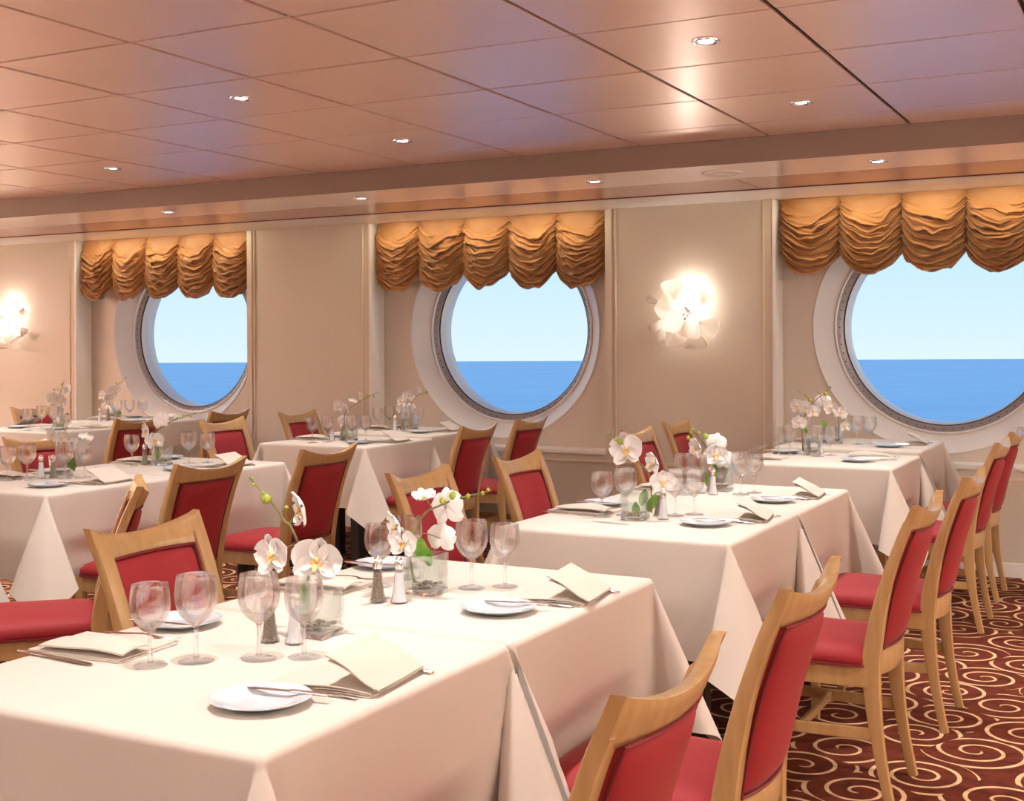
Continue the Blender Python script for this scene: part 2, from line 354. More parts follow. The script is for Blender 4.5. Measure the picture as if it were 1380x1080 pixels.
tag(MB().box(XL, XR, YW - 0.008, YW + 0.001, ZSILL - 0.085, ZSILL - 0.07).build('trim_%d' % n_, M['trim'], bevel=0.002), kind='structure'); n_ += 1
# soffit along the window wall: fascia, plaster band, copper strip, dark red shadow gap, pale cove
tag(MB().box(XL, XR, YF, YF + 0.03, ZS, ZC + 0.1).build('trim_%d' % n_, M['fascia'], smooth=False), kind='structure'); n_ += 1
sof = tag(MB().box(XL, XR, YF + 0.03, 7.07, ZS, ZS + 0.05).build('ceiling_soffit', M['soffit'], smooth=False), kind='structure')
MB().box(XL, XR, YF + 0.0, YF + 0.03, ZS - 0.001, ZS + 0.0).build('edge', M['soffit'], sof, smooth=False)
MB().box(XL, XR, 7.07, 7.64, ZS + 0.012, ZS + 0.05).build('shadow_gap', M['dark'], sof, smooth=False)
x = XL
while x < XR:
    MB().box(x + 0.003, min(x + 1.95, XR) - 0.003, 7.075, 7.595, ZS + 0.0, ZS + 0.012).build('panel', M['copperstrip'], sof, bevel=0.001)
    x += 1.95
MB().box(XL, XR, 7.60, 7.622, ZS - 0.004, ZS + 0.01).build('shadow_line', M['redline'], sof, smooth=False)
cv = [(7.625, ZS + 0.04), (7.625, ZS - 0.006), (7.64, ZS - 0.012), (7.75, ZS - 0.022), (7.88, ZW), (YBAY + 0.02, ZW), (YBAY + 0.02, ZS + 0.04)]
b_ = MB(); b_.sections([[(xx, y, z) for y, z in cv] for xx in (XL, XR)]); b_.build('cove', M['white'], sof, auto=50)
# ceiling: dark carrier and separate copper panels
ceil = tag(MB().box(XL, XR, YB, YF + 0.03, ZC + 0.014, ZC + 0.06).build('ceiling', M['dark'], smooth=False), kind='structure')
TX, TY, X0, Y0 = 0.727, 0.677, -3.333, 2.683
pm = {}
def panel_mesh(a, b_, fn=None):
    key = (round(a, 3), round(b_, 3))
    if key not in pm:
        o = MB().box(-a / 2, a / 2, -b_ / 2, b_ / 2, 0, 0.014).build('ceiling_panel', M['copper'], ceil, bevel=0.002); pm[key] = o.data; return o
    return link('ceiling_panel', pm[key], None, ceil)
i0 = int((XL - X0) / TX) ; i1 = int((XR - X0) / TX) + 1
j0 = int((YB - Y0) / TY); j1 = int((YF - Y0) / TY) + 1
for i in range(i0, i1):
    for j in range(j0, j1):
        xa, xb = X0 + i * TX + 0.0085, X0 + (i + 1) * TX - 0.0085
        ya, yb = Y0 + j * TY + 0.006, min(Y0 + (j + 1) * TY - 0.006, YF - 0.006)
        if xa < XL + 0.01 or xb > XR - 0.01 or yb - ya < 0.05: continue
        o = panel_mesh(xb - xa, yb - ya); o.location = ((xa + xb) / 2, (ya + yb) / 2, ZC + random.uniform(-0.0008, 0.0008))
        o.rotation_euler = (random.uniform(-1, 1) * 0.0011, random.uniform(-1, 1) * 0.0011, 0)

# ------------------------------------------------------------------ portholes
for wi, (x0, x1) in enumerate(BAYS):
    cx = PORT[wi]
    win = tag(empty('window_%d' % (wi + 1), (cx, YBAY, CZ)), kind='structure')
    def ring(prof, n=96):          # prof: (radius, depth behind the bay face)
        return [[(r_ * math.cos(2 * PI * k / n), d, r_ * math.sin(2 * PI * k / n)) for r_, d in prof] for k in range(n)]
    MB().grid(ring([(RO + 0.012, -0.004), (RO + 0.006, -0.010), (RO, -0.008), (RO - 0.006, 0.0), (0.682, 0.120), (0.676, 0.128)]), close_u=True).build('surround', M['funnel'], win, auto=60)
    MB().grid(ring([(0.684, 0.120), (0.682, 0.108), (0.674, 0.104), (0.668, 0.110), (0.668, 0.128)]), close_u=True).build('inner_bead', M['white'], win, auto=70)
    MB().grid(ring([(0.676, 0.126), (0.670, 0.1255), (0.632, 0.145), (0.628, 0.152)]), close_u=True).build('clamp_ring', M['ringmetal'], win, auto=40)
    gk = MB().grid(ring([(0.630, 0.150), (0.628, 0.147), (0.624, 0.154), (0.624, 0.16)]), close_u=True); gk.build('gasket', M['dark'], win)
    MB().grid(ring([(0.625, 0.156), (0.620, 0.165), (0.620, 0.215), (0.616, 0.22), (0.613, 0.24), (0.613, 0.30)]), close_u=True).build('sleeve', M['white'], win, auto=50)
    bl = MB()
    for k in range(72):
        a = 2 * PI * k / 72; c = Vector((0.651 * math.cos(a), 0.135, 0.651 * math.sin(a)))
        bl.tube([c - Vector((0, 0.006, 0)), c + Vector((0, 0.004, 0))], 0.0040, 6)
    tag(bl.build('ring_bolts', M['dark'], win), kind='stuff')
    pv = [(0.6155 * math.cos(2 * PI * k / 64), 0.232, 0.6155 * math.sin(2 * PI * k / 64)) for k in range(64)]
    mesh('glass_pane', pv, [tuple(range(64))], M['pane'], win, smooth=False)
# the hull outside and the sea
sea = MB(); FW = Vector((-math.sin(YAW), math.cos(YAW), 0)); RT = Vector((math.cos(YAW), math.sin(YAW), 0))
ZSEA = -12.0; DH = 1683 * (EYE - ZSEA) / 21.0
q = [FW * d + RT * r_ for d, r_ in ((15, -60), (15, 60), (DH, DH * 1.2), (DH, -DH * 1.2))]
tag(mesh('sea', [(p.x, p.y, ZSEA) for p in q], [(0, 1, 2, 3)], M['sea'], smooth=False), 'calm blue sea outside the portholes reaching to the horizon', 'sea', kind='stuff')

# ------------------------------------------------------------------ downlights and the round ceiling speaker
def spot(loc, power, ang=92, blend=1.0, rad=0.035):
    l = bpy.data.lights.new('downlight_beam', 'SPOT'); l.energy = power; l.spot_size = math.radians(ang); l.spot_blend = blend; l.shadow_soft_size = rad
    l.color = (1.0, 0.945, 0.90); o = bpy.data.objects.new('downlight_beam', l); COL.objects.link(o); o.location = loc; return o
dl0 = empty('downlight')
MB().lathe([(0.036, 0.006), (0.036, -0.001), (0.040, -0.004), (0.046, -0.005), (0.052, -0.003), (0.053, 0.002)], 36).build('ring', M['chrome'], dl0)
MB().lathe([(0.0355, 0.008), (0.030, 0.001), (0.018, -0.001), (0.0005, -0.001)], 28).build('lamp', M['lamp'], dl0)
first = [dl0]
def downlight(x, y, z, label, group, power):
    o = first.pop() if first else copy_tree(dl0)
    o.location = (x, y, z); tag(o, label, 'ceiling light', group)
    s_ = spot((x, y, z - 0.03), power)
SEEN = {(-3.65, 4.35): 'chrome downlight in the copper ceiling, upper left and nearest there', (-1.49, 4.35): 'chrome downlight in the copper ceiling, largest and top right',
        (-1.49, 5.67): 'chrome downlight in the copper ceiling near the fascia at the right', (-3.65, 5.67): 'chrome downlight in the copper ceiling near the fascia at mid picture',
        (-5.77, 5.67): 'chrome downlight in the copper ceiling farthest left by the fascia'}
for x in (-9.9, -7.9, -5.77, -3.65, -1.49, 0.66):
    for y in (-1.0, 0.4, 1.71, 3.03, 4.35, 5.67):
        if y < 2: spot((x, y, ZC - 0.05), SPOT_W * (0.2 if y < 0.5 else 1.0)); continue
        lb = SEEN.get((x, y))
        if lb: downlight(x, y, ZC - 0.001, lb, 'downlights of the copper ceiling', SPOT_W)
        else: spot((x, y, ZC - 0.05), SPOT_W)
for x, lb in ((-9.69, None), (-8.02, None), (-6.35, 'small downlight in the pink soffit, leftmost of the four'), (-4.68, 'small downlight in the pink soffit, second from the left'),
              (-3.01, 'small downlight in the pink soffit above the middle porthole edge'), (-1.37, 'small downlight in the pink soffit, rightmost over the right porthole'), (0.3, None)):
    if lb: downlight(x, 6.77, ZS - 0.001, lb, 'downlights of the soffit', SOFF_W)
    else: spot((x, 6.77, ZS - 0.05), SOFF_W)
sp = empty('ceiling_speaker', (-2.23, 6.79, ZS))
MB().lathe([(0.118, 0.0), (0.118, -0.006), (0.110, -0.009), (0.100, -0.006)], 48).build('rim', M['soffit'], sp)
MB().lathe([(0.101, -0.005), (0.05, -0.004), (0.0005, -0.004)], 48).build('grille', M['soffit'], sp)
tag(sp, 'round flush speaker plate painted like the pink soffit', 'speaker')

# ------------------------------------------------------------------ festoon curtains
from mathutils import noise as _nz
def festoon(x0, x1, ztop, zb, cuts, label, seed):
    rnd = random.Random(seed); n = len(cuts) - 1; NU, NV = 56, 150
    P = []
    H = ztop - zb - 0.105
    for k in range(n):
        a, b_ = cuts[k], cuts[k + 1]; W_ = b_ - a
        dropk = rnd.uniform(-0.012, 0.012); NF = rnd.choice((8, 9, 9, 10)); p0, p1, p2 = (rnd.uniform(0, 50) for _ in range(3))
        for i in range(NU + (1 if k == n - 1 else 0)):
            s_ = i / NU; u = 2 * s_ - 1; col = []; X = a + W_ * s_
            bell = max(0.0, 1 - u * u); b6 = bell ** 0.6
            for j in range(NV + 1):
                v = j / NV
                amp = min(1, max(0, (v - 0.015 - 0.11 * bell) * 9))
                w1 = _nz.noise(Vector((s_ * 2.2 + p0, v * 3.0, 1.7))); w2 = _nz.noise(Vector((s_ * 5 + p1, v * 9, 4.1)))
                q_ = NF * v + 0.85 * w1 + 0.22 * w2 + 0.25 * u * math.sin(3 * v + p2)
                t_ = q_ - math.floor(q_)
                f1 = (t_ / 0.80) ** 1.1 if t_ < 0.80 else max(0.0, 1 - ((t_ - 0.80) / 0.20)) ** 0.7          # pleat hangs out, then tucks sharply back
                q2 = NF * 2.6 * v + 1.3 * w1 - 0.9 * u + 0.5 * w2; t2 = q2 - math.floor(q2); f2 = 1 - abs(2 * t2 - 1)
                sag = (0.092 * (1 - math.exp(-v * 8)) + 0.022 * v) * bell ** 0.85 + dropk * v
                depth = 0.066 * (0.30 + 0.70 * b6) * (0.75 + 0.5 * w1)
                f = (depth * f1 + 0.020 * f2 + 0.008 * w2) * amp
                puff = 0.050 * b6 * (0.25 + 0.75 * math.sin(PI * min(1, v * 0.6 + 0.25)))
                y = YW + 0.07 - f - puff
                z = ztop - H * v - sag - 0.030 * f1 * amp * b6 + 0.012 * w2 * amp
                edge = math.exp(-((1 - abs(u)) / 0.07) ** 2)
                y += edge * (0.012 * math.sin(55 * v + p2) + 0.006) * amp
                col.append((X + 0.006 * edge * math.sin(42 * v + p1), y, z))
            xl, yl, zl = col[-1]
            col += [(xl, yl + 0.012, zl - 0.006), (xl, yl + 0.03, zl + 0.002), (xl, yl + 0.045, zl + 0.03)]
            P.append(col)
    o = MB().grid(P).build('festoon_curtain', M['satin'], None, auto=80, fix=True)
    tag(o, label, 'curtain'); return o
def cuts(x0, x1, n=5):
    a = x0 + 0.02; b_ = x1 - 0.02; return [a + (b_ - a) * k / n for k in range(n + 1)]
festoon(*BAYS[0], ZW - 0.002, 1.82, cuts(*BAYS[0]), 'ruched golden brown satin festoon blind over the left porthole', 3)
festoon(*BAYS[1], ZW - 0.002, 1.83, cuts(*BAYS[1]), 'ruched golden brown satin festoon blind over the middle porthole', 5)
festoon(*BAYS[2], ZW - 0.002, 1.86, cuts(*BAYS[2]), 'ruched golden brown satin festoon blind over the right porthole', 9)

# ------------------------------------------------------------------ petal sconces
def sconce(x, y, z, label, mirror=1):
    t_ = tag(empty('wall_sconce', (x, y, z)), label, 'wall lamp', 'petal wall lamps on the piers')
    MB().lathe([(0.0005, -0.018), (0.035, -0.018), (0.045, -0.010), (0.047, 0.0)], 24).build('backplate', M['chrome'], t_).rotation_euler = (-PI / 2, 0, 0)
    bpy.context.view_layer.update()
    k = 1 / 1350
    specs = [(615, 312, 190, 170, 5, 10, -0.12), (880, 395, 130, 110, -35, 30, -0.10), (425, 400, 60, 105, 35, 60, -0.10), (510, 490, 150, 180, 80, -20, -0.13),
             (635, 600, 185, 180, 180, -10, -0.19), (780, 640, 175, 190, 170, 12, -0.17), (940, 640, 140, 175, -110, -25, -0.11), (470, 700, 75, 240, 200, 55, -0.10),
             (800, 770, 190, 110, 178, 20, -0.13), (430, 610, 90, 120, 120, 45, -0.09), (610, 750, 170, 150, 182, 5, -0.10)]
    arms = MB()
    for (px, pz, w_, h_, rot, tilt, dy) in specs:
        cx = (px - 680) * k * mirror; cz = -(pz - 520) * k; hw = w_ * k / 2 * 1.12; hh = h_ * k / 2 * 1.12
        R_ = Matrix.Rotation(math.radians(-rot * mirror), 3, 'Y') @ Matrix.Rotation(math.radians(tilt), 3, 'X') @ Matrix.Rotation(math.radians(tilt * 0.7 * mirror), 3, 'Z')
        P = []
        for i in range(17):
            t1 = i / 16; row = []
            wd = hw * (0.42 + 0.75 * math.sin(PI * min(1, t1 * 0.62 + 0.02)) ** 1.2) * (1 if t1 < 0.80 else math.sqrt(max(0.0, 1 - ((t1 - 0.80) / 0.2) ** 2)) * 0.9 + 0.1)
            for j in range(13):
                s_ = 2 * j / 12 - 1
                p = Vector((wd * s_, 0.045 * s_ * s_ - 0.02 + 0.05 * (t1 - 0.4) ** 2, hh * (2 * t1 - 1)))
                row.append(tuple(R_ @ p + Vector((cx, dy, cz))))
            P.append(row)
        o = MB().grid(P).build('petal', M['opal'], t_, auto=180)
        so = o.modifiers.new('thick', 'SOLIDIFY'); so.thickness = 0.0035
        root = R_ @ Vector((0, -0.01, -hh * 0.9)) + Vector((cx, dy, cz))
        arms.tube([(0, -0.012, 0), (root.x * 0.5, -0.05, root.z * 0.5), tuple(root)], 0.0035, 6)
    arms.build('arms', M['chrome'], t_)
    for bx, bz in ((0.035 * mirror, 0.07), (0.045 * mirror, -0.055)):
        MB().lathe([(0.0005, -0.022), (0.012, -0.018), (0.016, 0.0), (0.011, 0.018), (0.0005, 0.024)], 16).build('bulb', M['bulb'], t_, loc=(bx, -0.075, bz))
    for bx, bz, pw in ((0.04 * mirror, 0.13, SCONCE_W), (0.03 * mirror, -0.02, SCONCE_W * 0.7)):
        l = bpy.data.lights.new('sconce_light', 'POINT'); l.energy = pw; l.color = (1.0, 0.9, 0.8); l.shadow_soft_size = 0.02
        lo = bpy.data.objects.new('sconce_light', l); COL.objects.link(lo); lo.location = (x + bx, y - 0.06, z + bz)
    return t_
sconce(-2.86, YW - 0.001, 1.60, 'glowing wall lamp of frosted curved petals on the pier right of the middle porthole')
sconce(-9.28, YW - 0.001, 1.62, 'glowing wall lamp of frosted curved petals cut by the left frame edge', -1)
# ------------------------------------------------------------------ table linen
TZ = 0.786                       # height of the cloth on the tables
HA, HB, DROP = 0.405, 0.394, 0.385
def loop_tables(L, free=True, n=240):
    """direction of the hanging ray at the corner, for angle phi 0..90 deg; the corner of the cloth falls as a cone whose directions trace a closed loop of length 90 deg"""
    def curve(W_):
        pts = []
        for i in range(n + 1):
            t_ = i / n; dg = L * (1 - abs(2 * t_ - 1) ** 1.25); lt = W_ * math.sin(2 * PI * t_)
            pts.append(Vector((dg, lt, -1)).normalized())
        ln_ = [0]
        for i in range(n): ln_.append(ln_[-1] + (pts[i + 1] - pts[i]).length)
        return pts, ln_
    lo, hi = 0.0, 0.6
    for _ in range(30):
        mid = (lo + hi) / 2; p_, l_ = curve(mid)
        if l_[-1] > PI / 2: hi = mid
        else: lo = mid
    return curve(lo)
LOOP = loop_tables(0.43)
def loop_dir(fr):
    p_, l_ = LOOP; t_ = fr * l_[-1]
    a, b_ = 0, len(l_) - 1
    while b_ - a > 1:
        c = (a + b_) // 2
        if l_[c] <= t_: a = c
        else: b_ = c
    f = (t_ - l_[a]) / max(1e-9, l_[b_] - l_[a]); return (p_[a].lerp(p_[b_], f))
def cloth_point(mx, my, wall, rnd):
    r_ = 0.016; sx_, sy_ = (1 if mx >= 0 else -1), (1 if my >= 0 else -1)
    ex, ey = max(abs(mx) - (HA - r_), 0), max(abs(my) - (HB - r_), 0)
    bx, by = min(abs(mx), HA - r_), min(abs(my), HB - r_)
    if ex == 0 and ey == 0: return Vector((mx, my, 0.0))
    rho = math.hypot(ex, ey); phi = math.atan2(ey, ex) / (PI / 2)
    t_ = rho / DROP
    fl = 0.030
    if ey == 0: h = Vector((1, 0, 0)); d = Vector((fl, 0, -1)).normalized()
    elif ex == 0: h = Vector((0, 1, 0)); d = Vector((0, fl, -1)).normalized()
    else:
        h = Vector((math.cos(phi * PI / 2), math.sin(phi * PI / 2), 0))
        q = loop_dir(phi); dg, lt = q.x, q.y
        if wall and sy_ == wall:          # the neighbour table is here: the cone lies along the side instead of outwards
            ux, uy = Vector((0.92, -0.30)), Vector((-0.30, -0.92))
            ux.normalize(); uy.normalize()
            dx = ux.x * dg - uy.x * lt * 0.9; dy = ux.y * dg - uy.y * lt * 0.9 - 0.02
            dy = min(dy, 0.004)
        else:
            c = math.sqrt(0.5); dx = c * dg + c * lt; dy = c * dg - c * lt
        hz = Vector((dx, dy, 0)) + h * fl * (1 - math.sin(PI * phi) * 0.5)
        d = Vector((hz.x, hz.y, q.z)).normalized()
    ang = min(rho / r_, PI / 2); rest = max(rho - r_ * PI / 2, 0)
    p = Vector((bx, by, 0)) + h * r_ * math.sin(ang) + Vector((0, 0, -r_ * (1 - math.cos(ang)))) + d * rest
    # slight waves and pressed creases in the hanging part
    if ex == 0 or ey == 0:
        along = my if ey == 0 else mx; lim = HB if ey == 0 else HA
        fade = max(0.0, 1 - (abs(along) / lim) ** 4) * min(1, rest / 0.25)
        wv = 0.006 * math.sin(along * 9 + rnd[0] + sx_ * 2 + sy_) * rest / DROP + 0.004 * math.sin(along * 17 + rnd[1])
        cr = 0.0 if rest < 0.17 else -(rest - 0.17) * 0.15
        p += h * (wv + cr) * fade
    p.x *= sx_; p.y *= sy_
    if wall: 
        if wall > 0: p.y = min(p.y, HB + 0.003)
        else: p.y = max(p.y, -HB - 0.003)
    return p
def lattice(half):
    e_ = [half - 0.016 + k for k in (0, 0.005, 0.010, 0.015, 0.020, 0.025)]
    n_in = 10; a = [e_[0] * k / n_in for k in range(n_in)]
    tail = [e_[-1] + (half - 0.016 + DROP - e_[-1]) * k / 22 for k in range(1, 23)]
    pos = a + e_ + tail
    return [-q for q in pos[:0:-1]] + pos
def cloth_mesh(wall, seed, ymax=None, push=None):
    rr_ = random.Random(seed); rnd = [rr_.uniform(0, 6) for _ in range(4)]
    X = lattice(HA); Y = lattice(HB)
    P = [[cloth_point(x, y, wall, rnd) for y in Y] for x in X]
    if ymax:
        for r_ in P:
            for p in r_: p.y = min(p.y, ymax - 0.02 * max(0, (p.y - ymax)))
    if push:
        for r_ in P:
            for p in r_: push(p)
    me_o = MB().grid([[tuple(p) for p in r_] for r_ in P])
    me = bpy.data.meshes.new('tablecloth'); me.from_pydata(me_o.v, [], [f[::-1] for f in me_o.f]); me.update(); me.materials.append(M['cloth'])
    for p in me.polygons: p.use_smooth = True
    return me
RF, LF = PI / 2, -PI / 2
CH = [(-1.00, 1.76, RF, 'red beech chair at the bottom edge, on the aisle side of the nearest table'),
 (-1.00, 2.58, RF, 'red beech chair on the aisle side of the second nearest table'),
 (-1.00, 3.98, RF, 'red beech chair on the aisle side of the front centre right table, all legs showing'),
 (-0.98, 4.84, RF, 'red beech chair on the aisle side of the rear centre right table'),
 (-1.07, 6.52, RF, 'red beech chair on the aisle side of the front table by the right porthole'),
 (-1.09, 7.32, RF, 'red beech chair at the far right, closest to the right porthole wall'),
 (-2.15, 2.57, LF + 0.03, 'red beech chair with a broad bright frame, behind the left glasses of the nearest table'),
 (-2.22, 4.08, LF, 'red beech chair behind the orchid of the second nearest table'),
 (-2.20, 4.86, LF, 'red beech chair on the left side of the rear centre right table'),
 (-2.34, 6.60, LF, 'red beech chair behind the orchid of the front centre right table'),
 (-2.40, 7.38, LF, 'red beech chair before the pier below the petal lamp'),
 (-3.88, 4.02, RF, 'red beech chair on the right side of the front left table'),
 (-3.86, 4.82, RF, 'red beech chair right of the rear left table, its red seat showing'),
 (-4.02, 6.55, RF, 'red beech chair on the right side of the front table by the middle porthole'),
 (-4.06, 7.33, RF, 'red beech chair below the middle porthole, nearest the wall'),
 (-5.12, 4.80, LF, 'red beech chair behind the left glasses of the front left table'),
 (-5.22, 6.42, LF, 'red beech chair on the left side of the front table by the middle porthole'),
 (-5.32, 7.36, LF, 'red beech chair before the pier between the left and middle portholes'),
 (-6.52, 6.30, RF, 'red beech chair on the right side of the front table by the left porthole'),
 (-6.60, 7.32, RF, 'red beech chair directly below the left porthole'),
 (-7.92, 7.22, LF, 'red beech chair farthest left, behind two glasses by the left wall lamp'),
 (-3.47, 3.05, math.radians(135), 'red beech chair with its back edge-on, wide red seat at the left edge')]
def seat_pusher(tx, ty, tz):
    """where a seat is tucked in, the hanging cloth rests against the front of the seat instead of passing through it"""
    near = [(x, y, rz) for x, y, rz, _ in CH if math.hypot(x - tx, y - ty) < 0.95]
    def sm(a, b_, v): t_ = min(1, max(0, (v - a) / (b_ - a))); return t_ * t_ * (3 - 2 * t_)
    def push(p):
        wz = p.z + tz
        if wz > 0.60: return
        for x, y, rz in near:
            dx, dy = p.x + tx - x, p.y + ty - y; c, s_ = math.cos(rz), math.sin(rz)
            lx, ly = c * dx + s_ * dy, -s_ * dx + c * dy
            f = sm(0.60, 0.50, wz) if False else (1 - sm(0.50, 0.60, wz)); f *= 1 - sm(0.24, 0.31, abs(lx))
            if f > 0 and -0.05 < ly < 0.224:
                ny = ly + (0.224 - ly) * f
                p.x = x + c * lx - s_ * ny - tx; p.y = y + s_ * lx + c * ny - ty
    return push
# table under the cloth: board and four black legs
tb0 = empty('dining_table')
MB().box(-0.392, 0.392, -0.382, 0.382, -0.036, -0.006).build('tabletop', M['black'], tb0, bevel=0.003)
MB().box(-0.27, 0.27, -0.27, 0.27, -0.075, -0.036).build('apron', M['black'], tb0, bevel=0.002)
lg = MB().box(-0.032, 0.032, -0.032, 0.032, -TZ + 0.001, -0.036).build('leg', M['black'], tb0, bevel=0.003); lg.location = (0.25, 0.25, 0)
for a, b_ in ((-1, 1), (1, -1), (-1, -1)):
    q = lg.copy(); COL.objects.link(q); q.location = (0.25 * a, 0.25 * b_, 0)
# name: (x, y, dz, wall side, phrase)
TABLES = {
 'A': (-1.59, 1.845, 0.0, 1, 'nearest table'),
 'B': (-1.59, 2.645, 0.0, -1, 'second nearest table'),
 'C': (-1.59, 4.06, 0.0, 1, 'centre right front table'),
 'D': (-1.59, 4.86, 0.0, -1, 'centre right rear table'),
 'E': (-1.60, 6.60, 0.0, 1, 'right porthole front table'),
 'F': (-1.60, 7.40, 0.024, -1, 'right porthole wall table'),
 'L1a': (-4.50, 4.04, 0.0, 1, 'left pair front table'),
 'L1b': (-4.50, 4.84, 0.0, -1, 'left pair rear table'),
 'L2a': (-4.67, 6.59, 0.0, 1, 'middle porthole front table'),
 'L2b': (-4.70, 7.39, 0.014, -1, 'middle porthole wall table'),
 'L3a': (-7.28, 6.58, 0.014, 1, 'left porthole front table'),
 'L3b': (-7.30, 7.38, 0.026, -1, 'left porthole wall table'),
 'L0': (-4.36, 2.77, 0.0, -1, 'table cut off at left edge'),
}
fst = [tb0]; k_ = 0
for key, (x, y, dz, wl, ph) in TABLES.items():
    t_ = fst.pop() if fst else copy_tree(tb0)
    t_.location = (x, y, TZ + dz)
    tag(t_, 'black square dining table hidden under the cloth of the ' + ph, 'table', 'square dining tables')
    if dz:
        for c in t_.children:
            if c.name.startswith('leg'): c.location.z -= 0.0; c.scale = (1, 1, (TZ + dz) / TZ)
    o = link('tablecloth', cloth_mesh(wl, 10 + k_, 0.525 if (y > 7 and wl < 0) else None, seat_pusher(x, y, TZ + dz))); o.location = (x, y, TZ + dz); k_ += 1
    tag(o, 'cream linen tablecloth on the ' + ph, 'tablecloth', 'cream tablecloths')

# ------------------------------------------------------------------ chairs
def chair_parts():
    root = empty('dining_chair')
    SW = 0.215
    # side profile of the rear post: (y, z, half width x centre)
    prof = [(-0.262, 0.0, 0.178), (-0.232, 0.15, 0.178), (-0.212, 0.30, 0.178), (-0.206, 0.43, 0.180), (-0.222, 0.55, 0.184), (-0.252, 0.68, 0.189), (-0.292, 0.80, 0.193), (-0.318, 0.862, 0.195)]
    sp_ = spline([(y, z, xc) for y, z, xc in prof], 5)
    def post(sg):
        rings = []
        for i, p in enumerate(sp_):
            y, z, xc = p; a = sp_[min(i + 1, len(sp_) - 1)] - sp_[max(i - 1, 0)]; tang = Vector((0, a.x, a.y)).normalized(); nrm = Vector((0, tang.z, -tang.y))
            dep = 0.0142 + 0.013 * math.exp(-((z - 0.43) / 0.22) ** 2); wd = 0.0165 + 0.0075 * min(1, max(0, (z - 0.42) / 0.1)) if z > 0.4 else 0.014 + 0.0025 * z / 0.4
            c = Vector((sg * (xc - max(0, wd - 0.0165)), y, z)); ring_ = []
            for k in range(12):
                t_ = 2 * PI * k / 12 + PI / 12; cx, cz = math.cos(t_), math.sin(t_)
                qx = math.copysign(abs(cx) ** 0.35, cx); qz = math.copysign(abs(cz) ** 0.35, cz)
                ring_.append(tuple(c + Vector((qx * wd, 0, 0)) + nrm * (qz * dep)))
            rings.append(ring_)
        return MB().sections(rings)
    for sg in (-1, 1): post(sg).build('back_post', M['wood'], root, auto=40)
    def back_at(s_, z):
        """middle surface of the back for s in -1..1; the rails bow away from the sitter"""
        for i in range(len(sp_) - 1):
            if sp_[i].y <= z <= sp_[i + 1].y: f = (z - sp_[i].y) / (sp_[i + 1].y - sp_[i].y); q_ = sp_[i].lerp(sp_[i + 1], f); break
        else: q_ = sp_[-1] + (sp_[-1] - sp_[-2]) * ((z - sp_[-1].y) / (sp_[-1].y - sp_[-2].y))
        return Vector((s_ * q_.z, q_.x - 0.034 * max(0.0, 1 - s_ * s_), z))
    def slab(z0f, z1f, th, smax, ns=20, nz=6, dome=0.0, dome_b=0.0, round_=0.006):
        """curved slab between two height functions; optional domes to the front and the back"""
        F_, B_ = [], []
        for i in range(ns + 1):
            s_ = smax * (2 * i / ns - 1); fr, br = [], []
            for j in range(nz + 1):
                t_ = j / nz; z = z0f(s_) + (z1f(s_) - z0f(s_)) * t_; c = back_at(s_, z)
                e_ = (1 - abs(2 * i / ns - 1) ** 6) * (1 - abs(2 * t_ - 1) ** 6)
                fr.append(tuple(c + Vector((0, th / 2 - round_ + (round_ + dome) * e_ ** 0.6, 0))))
                br.append(tuple(c - Vector((0, th / 2 - round_ + (round_ + dome_b) * e_ ** 0.6, 0))))
            F_.append(fr); B_.append(br)
        rings = []
        loop_idx = [(i, 0) for i in range(ns + 1)] + [(ns, j) for j in range(1, nz + 1)] + [(i, nz) for i in range(ns - 1, -1, -1)] + [(0, j) for j in range(nz - 1, 0, -1)]
        b_ = MB(); b_.grid(F_); nF = len(b_.v); b_.grid(B_)
        ix = lambda i, j: i * (nz + 1) + j
        L_ = len(loop_idx)
        for k in range(L_):
            a, c = loop_idx[k], loop_idx[(k + 1) % L_]
            b_.f.append((ix(*a), ix(*c), nF + ix(*c), nF + ix(*a)))
        return b_
    # crest rail: horns rise at both ends, dips in the middle
    crz1 = lambda s_: 0.884 + 0.030 * abs(s_) ** 2.2
    crz0 = lambda s_: 0.836
    slab(crz0, crz1, 0.032, 1.082, 28, 6, 0.0, 0.0, 0.004).build('crest_rail', M['wood'], root, auto=60)
    slab(lambda s_: 0.395, lambda s_: 0.470, 0.030, 0.93, 20, 4).build('bottom_rail', M['wood'], root, auto=60)
    slab(lambda s_: 0.474, lambda s_: 0.834, 0.030, 0.83, 24, 14, 0.014, 0.012, 0.012).build('backrest', M['red'], root, auto=70)
    pp = MB()
    for sd in (1, -1):
        pts = []
        for k in range(64):
            t_ = k / 64 * 4; q_ = int(t_); f = t_ - q_
            s_, z = [(-0.82 + 1.64 * f, 0.478), (0.82, 0.478 + 0.354 * f), (0.82 - 1.64 * f, 0.832), (-0.82, 0.832 - 0.354 * f)][q_]
            pts.append(back_at(s_, z) + Vector((0, sd * 0.014, 0)))
        pts.append(pts[0]); pp.tube(pts, 0.0035, 6, cap=False)
    pp.build('piping', M['piping'], root)
    # seat: trapezoid cushion, domed, rounded front corners
    def seat_outline(t_, grow=0.0):
        """t 0..1 around; returns x, y"""
        a = 2 * PI * t_; c, s_ = math.cos(a), math.sin(a)
        qx = math.copysign(abs(c) ** 0.28, c); qy = math.copysign(abs(s_) ** 0.28, s_)
        yy = 0.003 + qy * (0.208 + grow); xx = qx * ((0.196 + 0.024 * (yy + 0.2) / 0.44) + grow)
        return xx, yy
    N = 72; rings = []
    for g, z in ((-0.004, 0.425), (0.006, 0.428), (0.010, 0.440), (0.008, 0.455), (-0.004, 0.470), (-0.030, 0.482), (-0.075, 0.489), (-0.13, 0.492), (-0.19, 0.493)):
        rings.append([(*seat_outline(k / N, g), z) for k in range(N)])
    MB().sections(rings).build('seat', M['red'], root, auto=70)
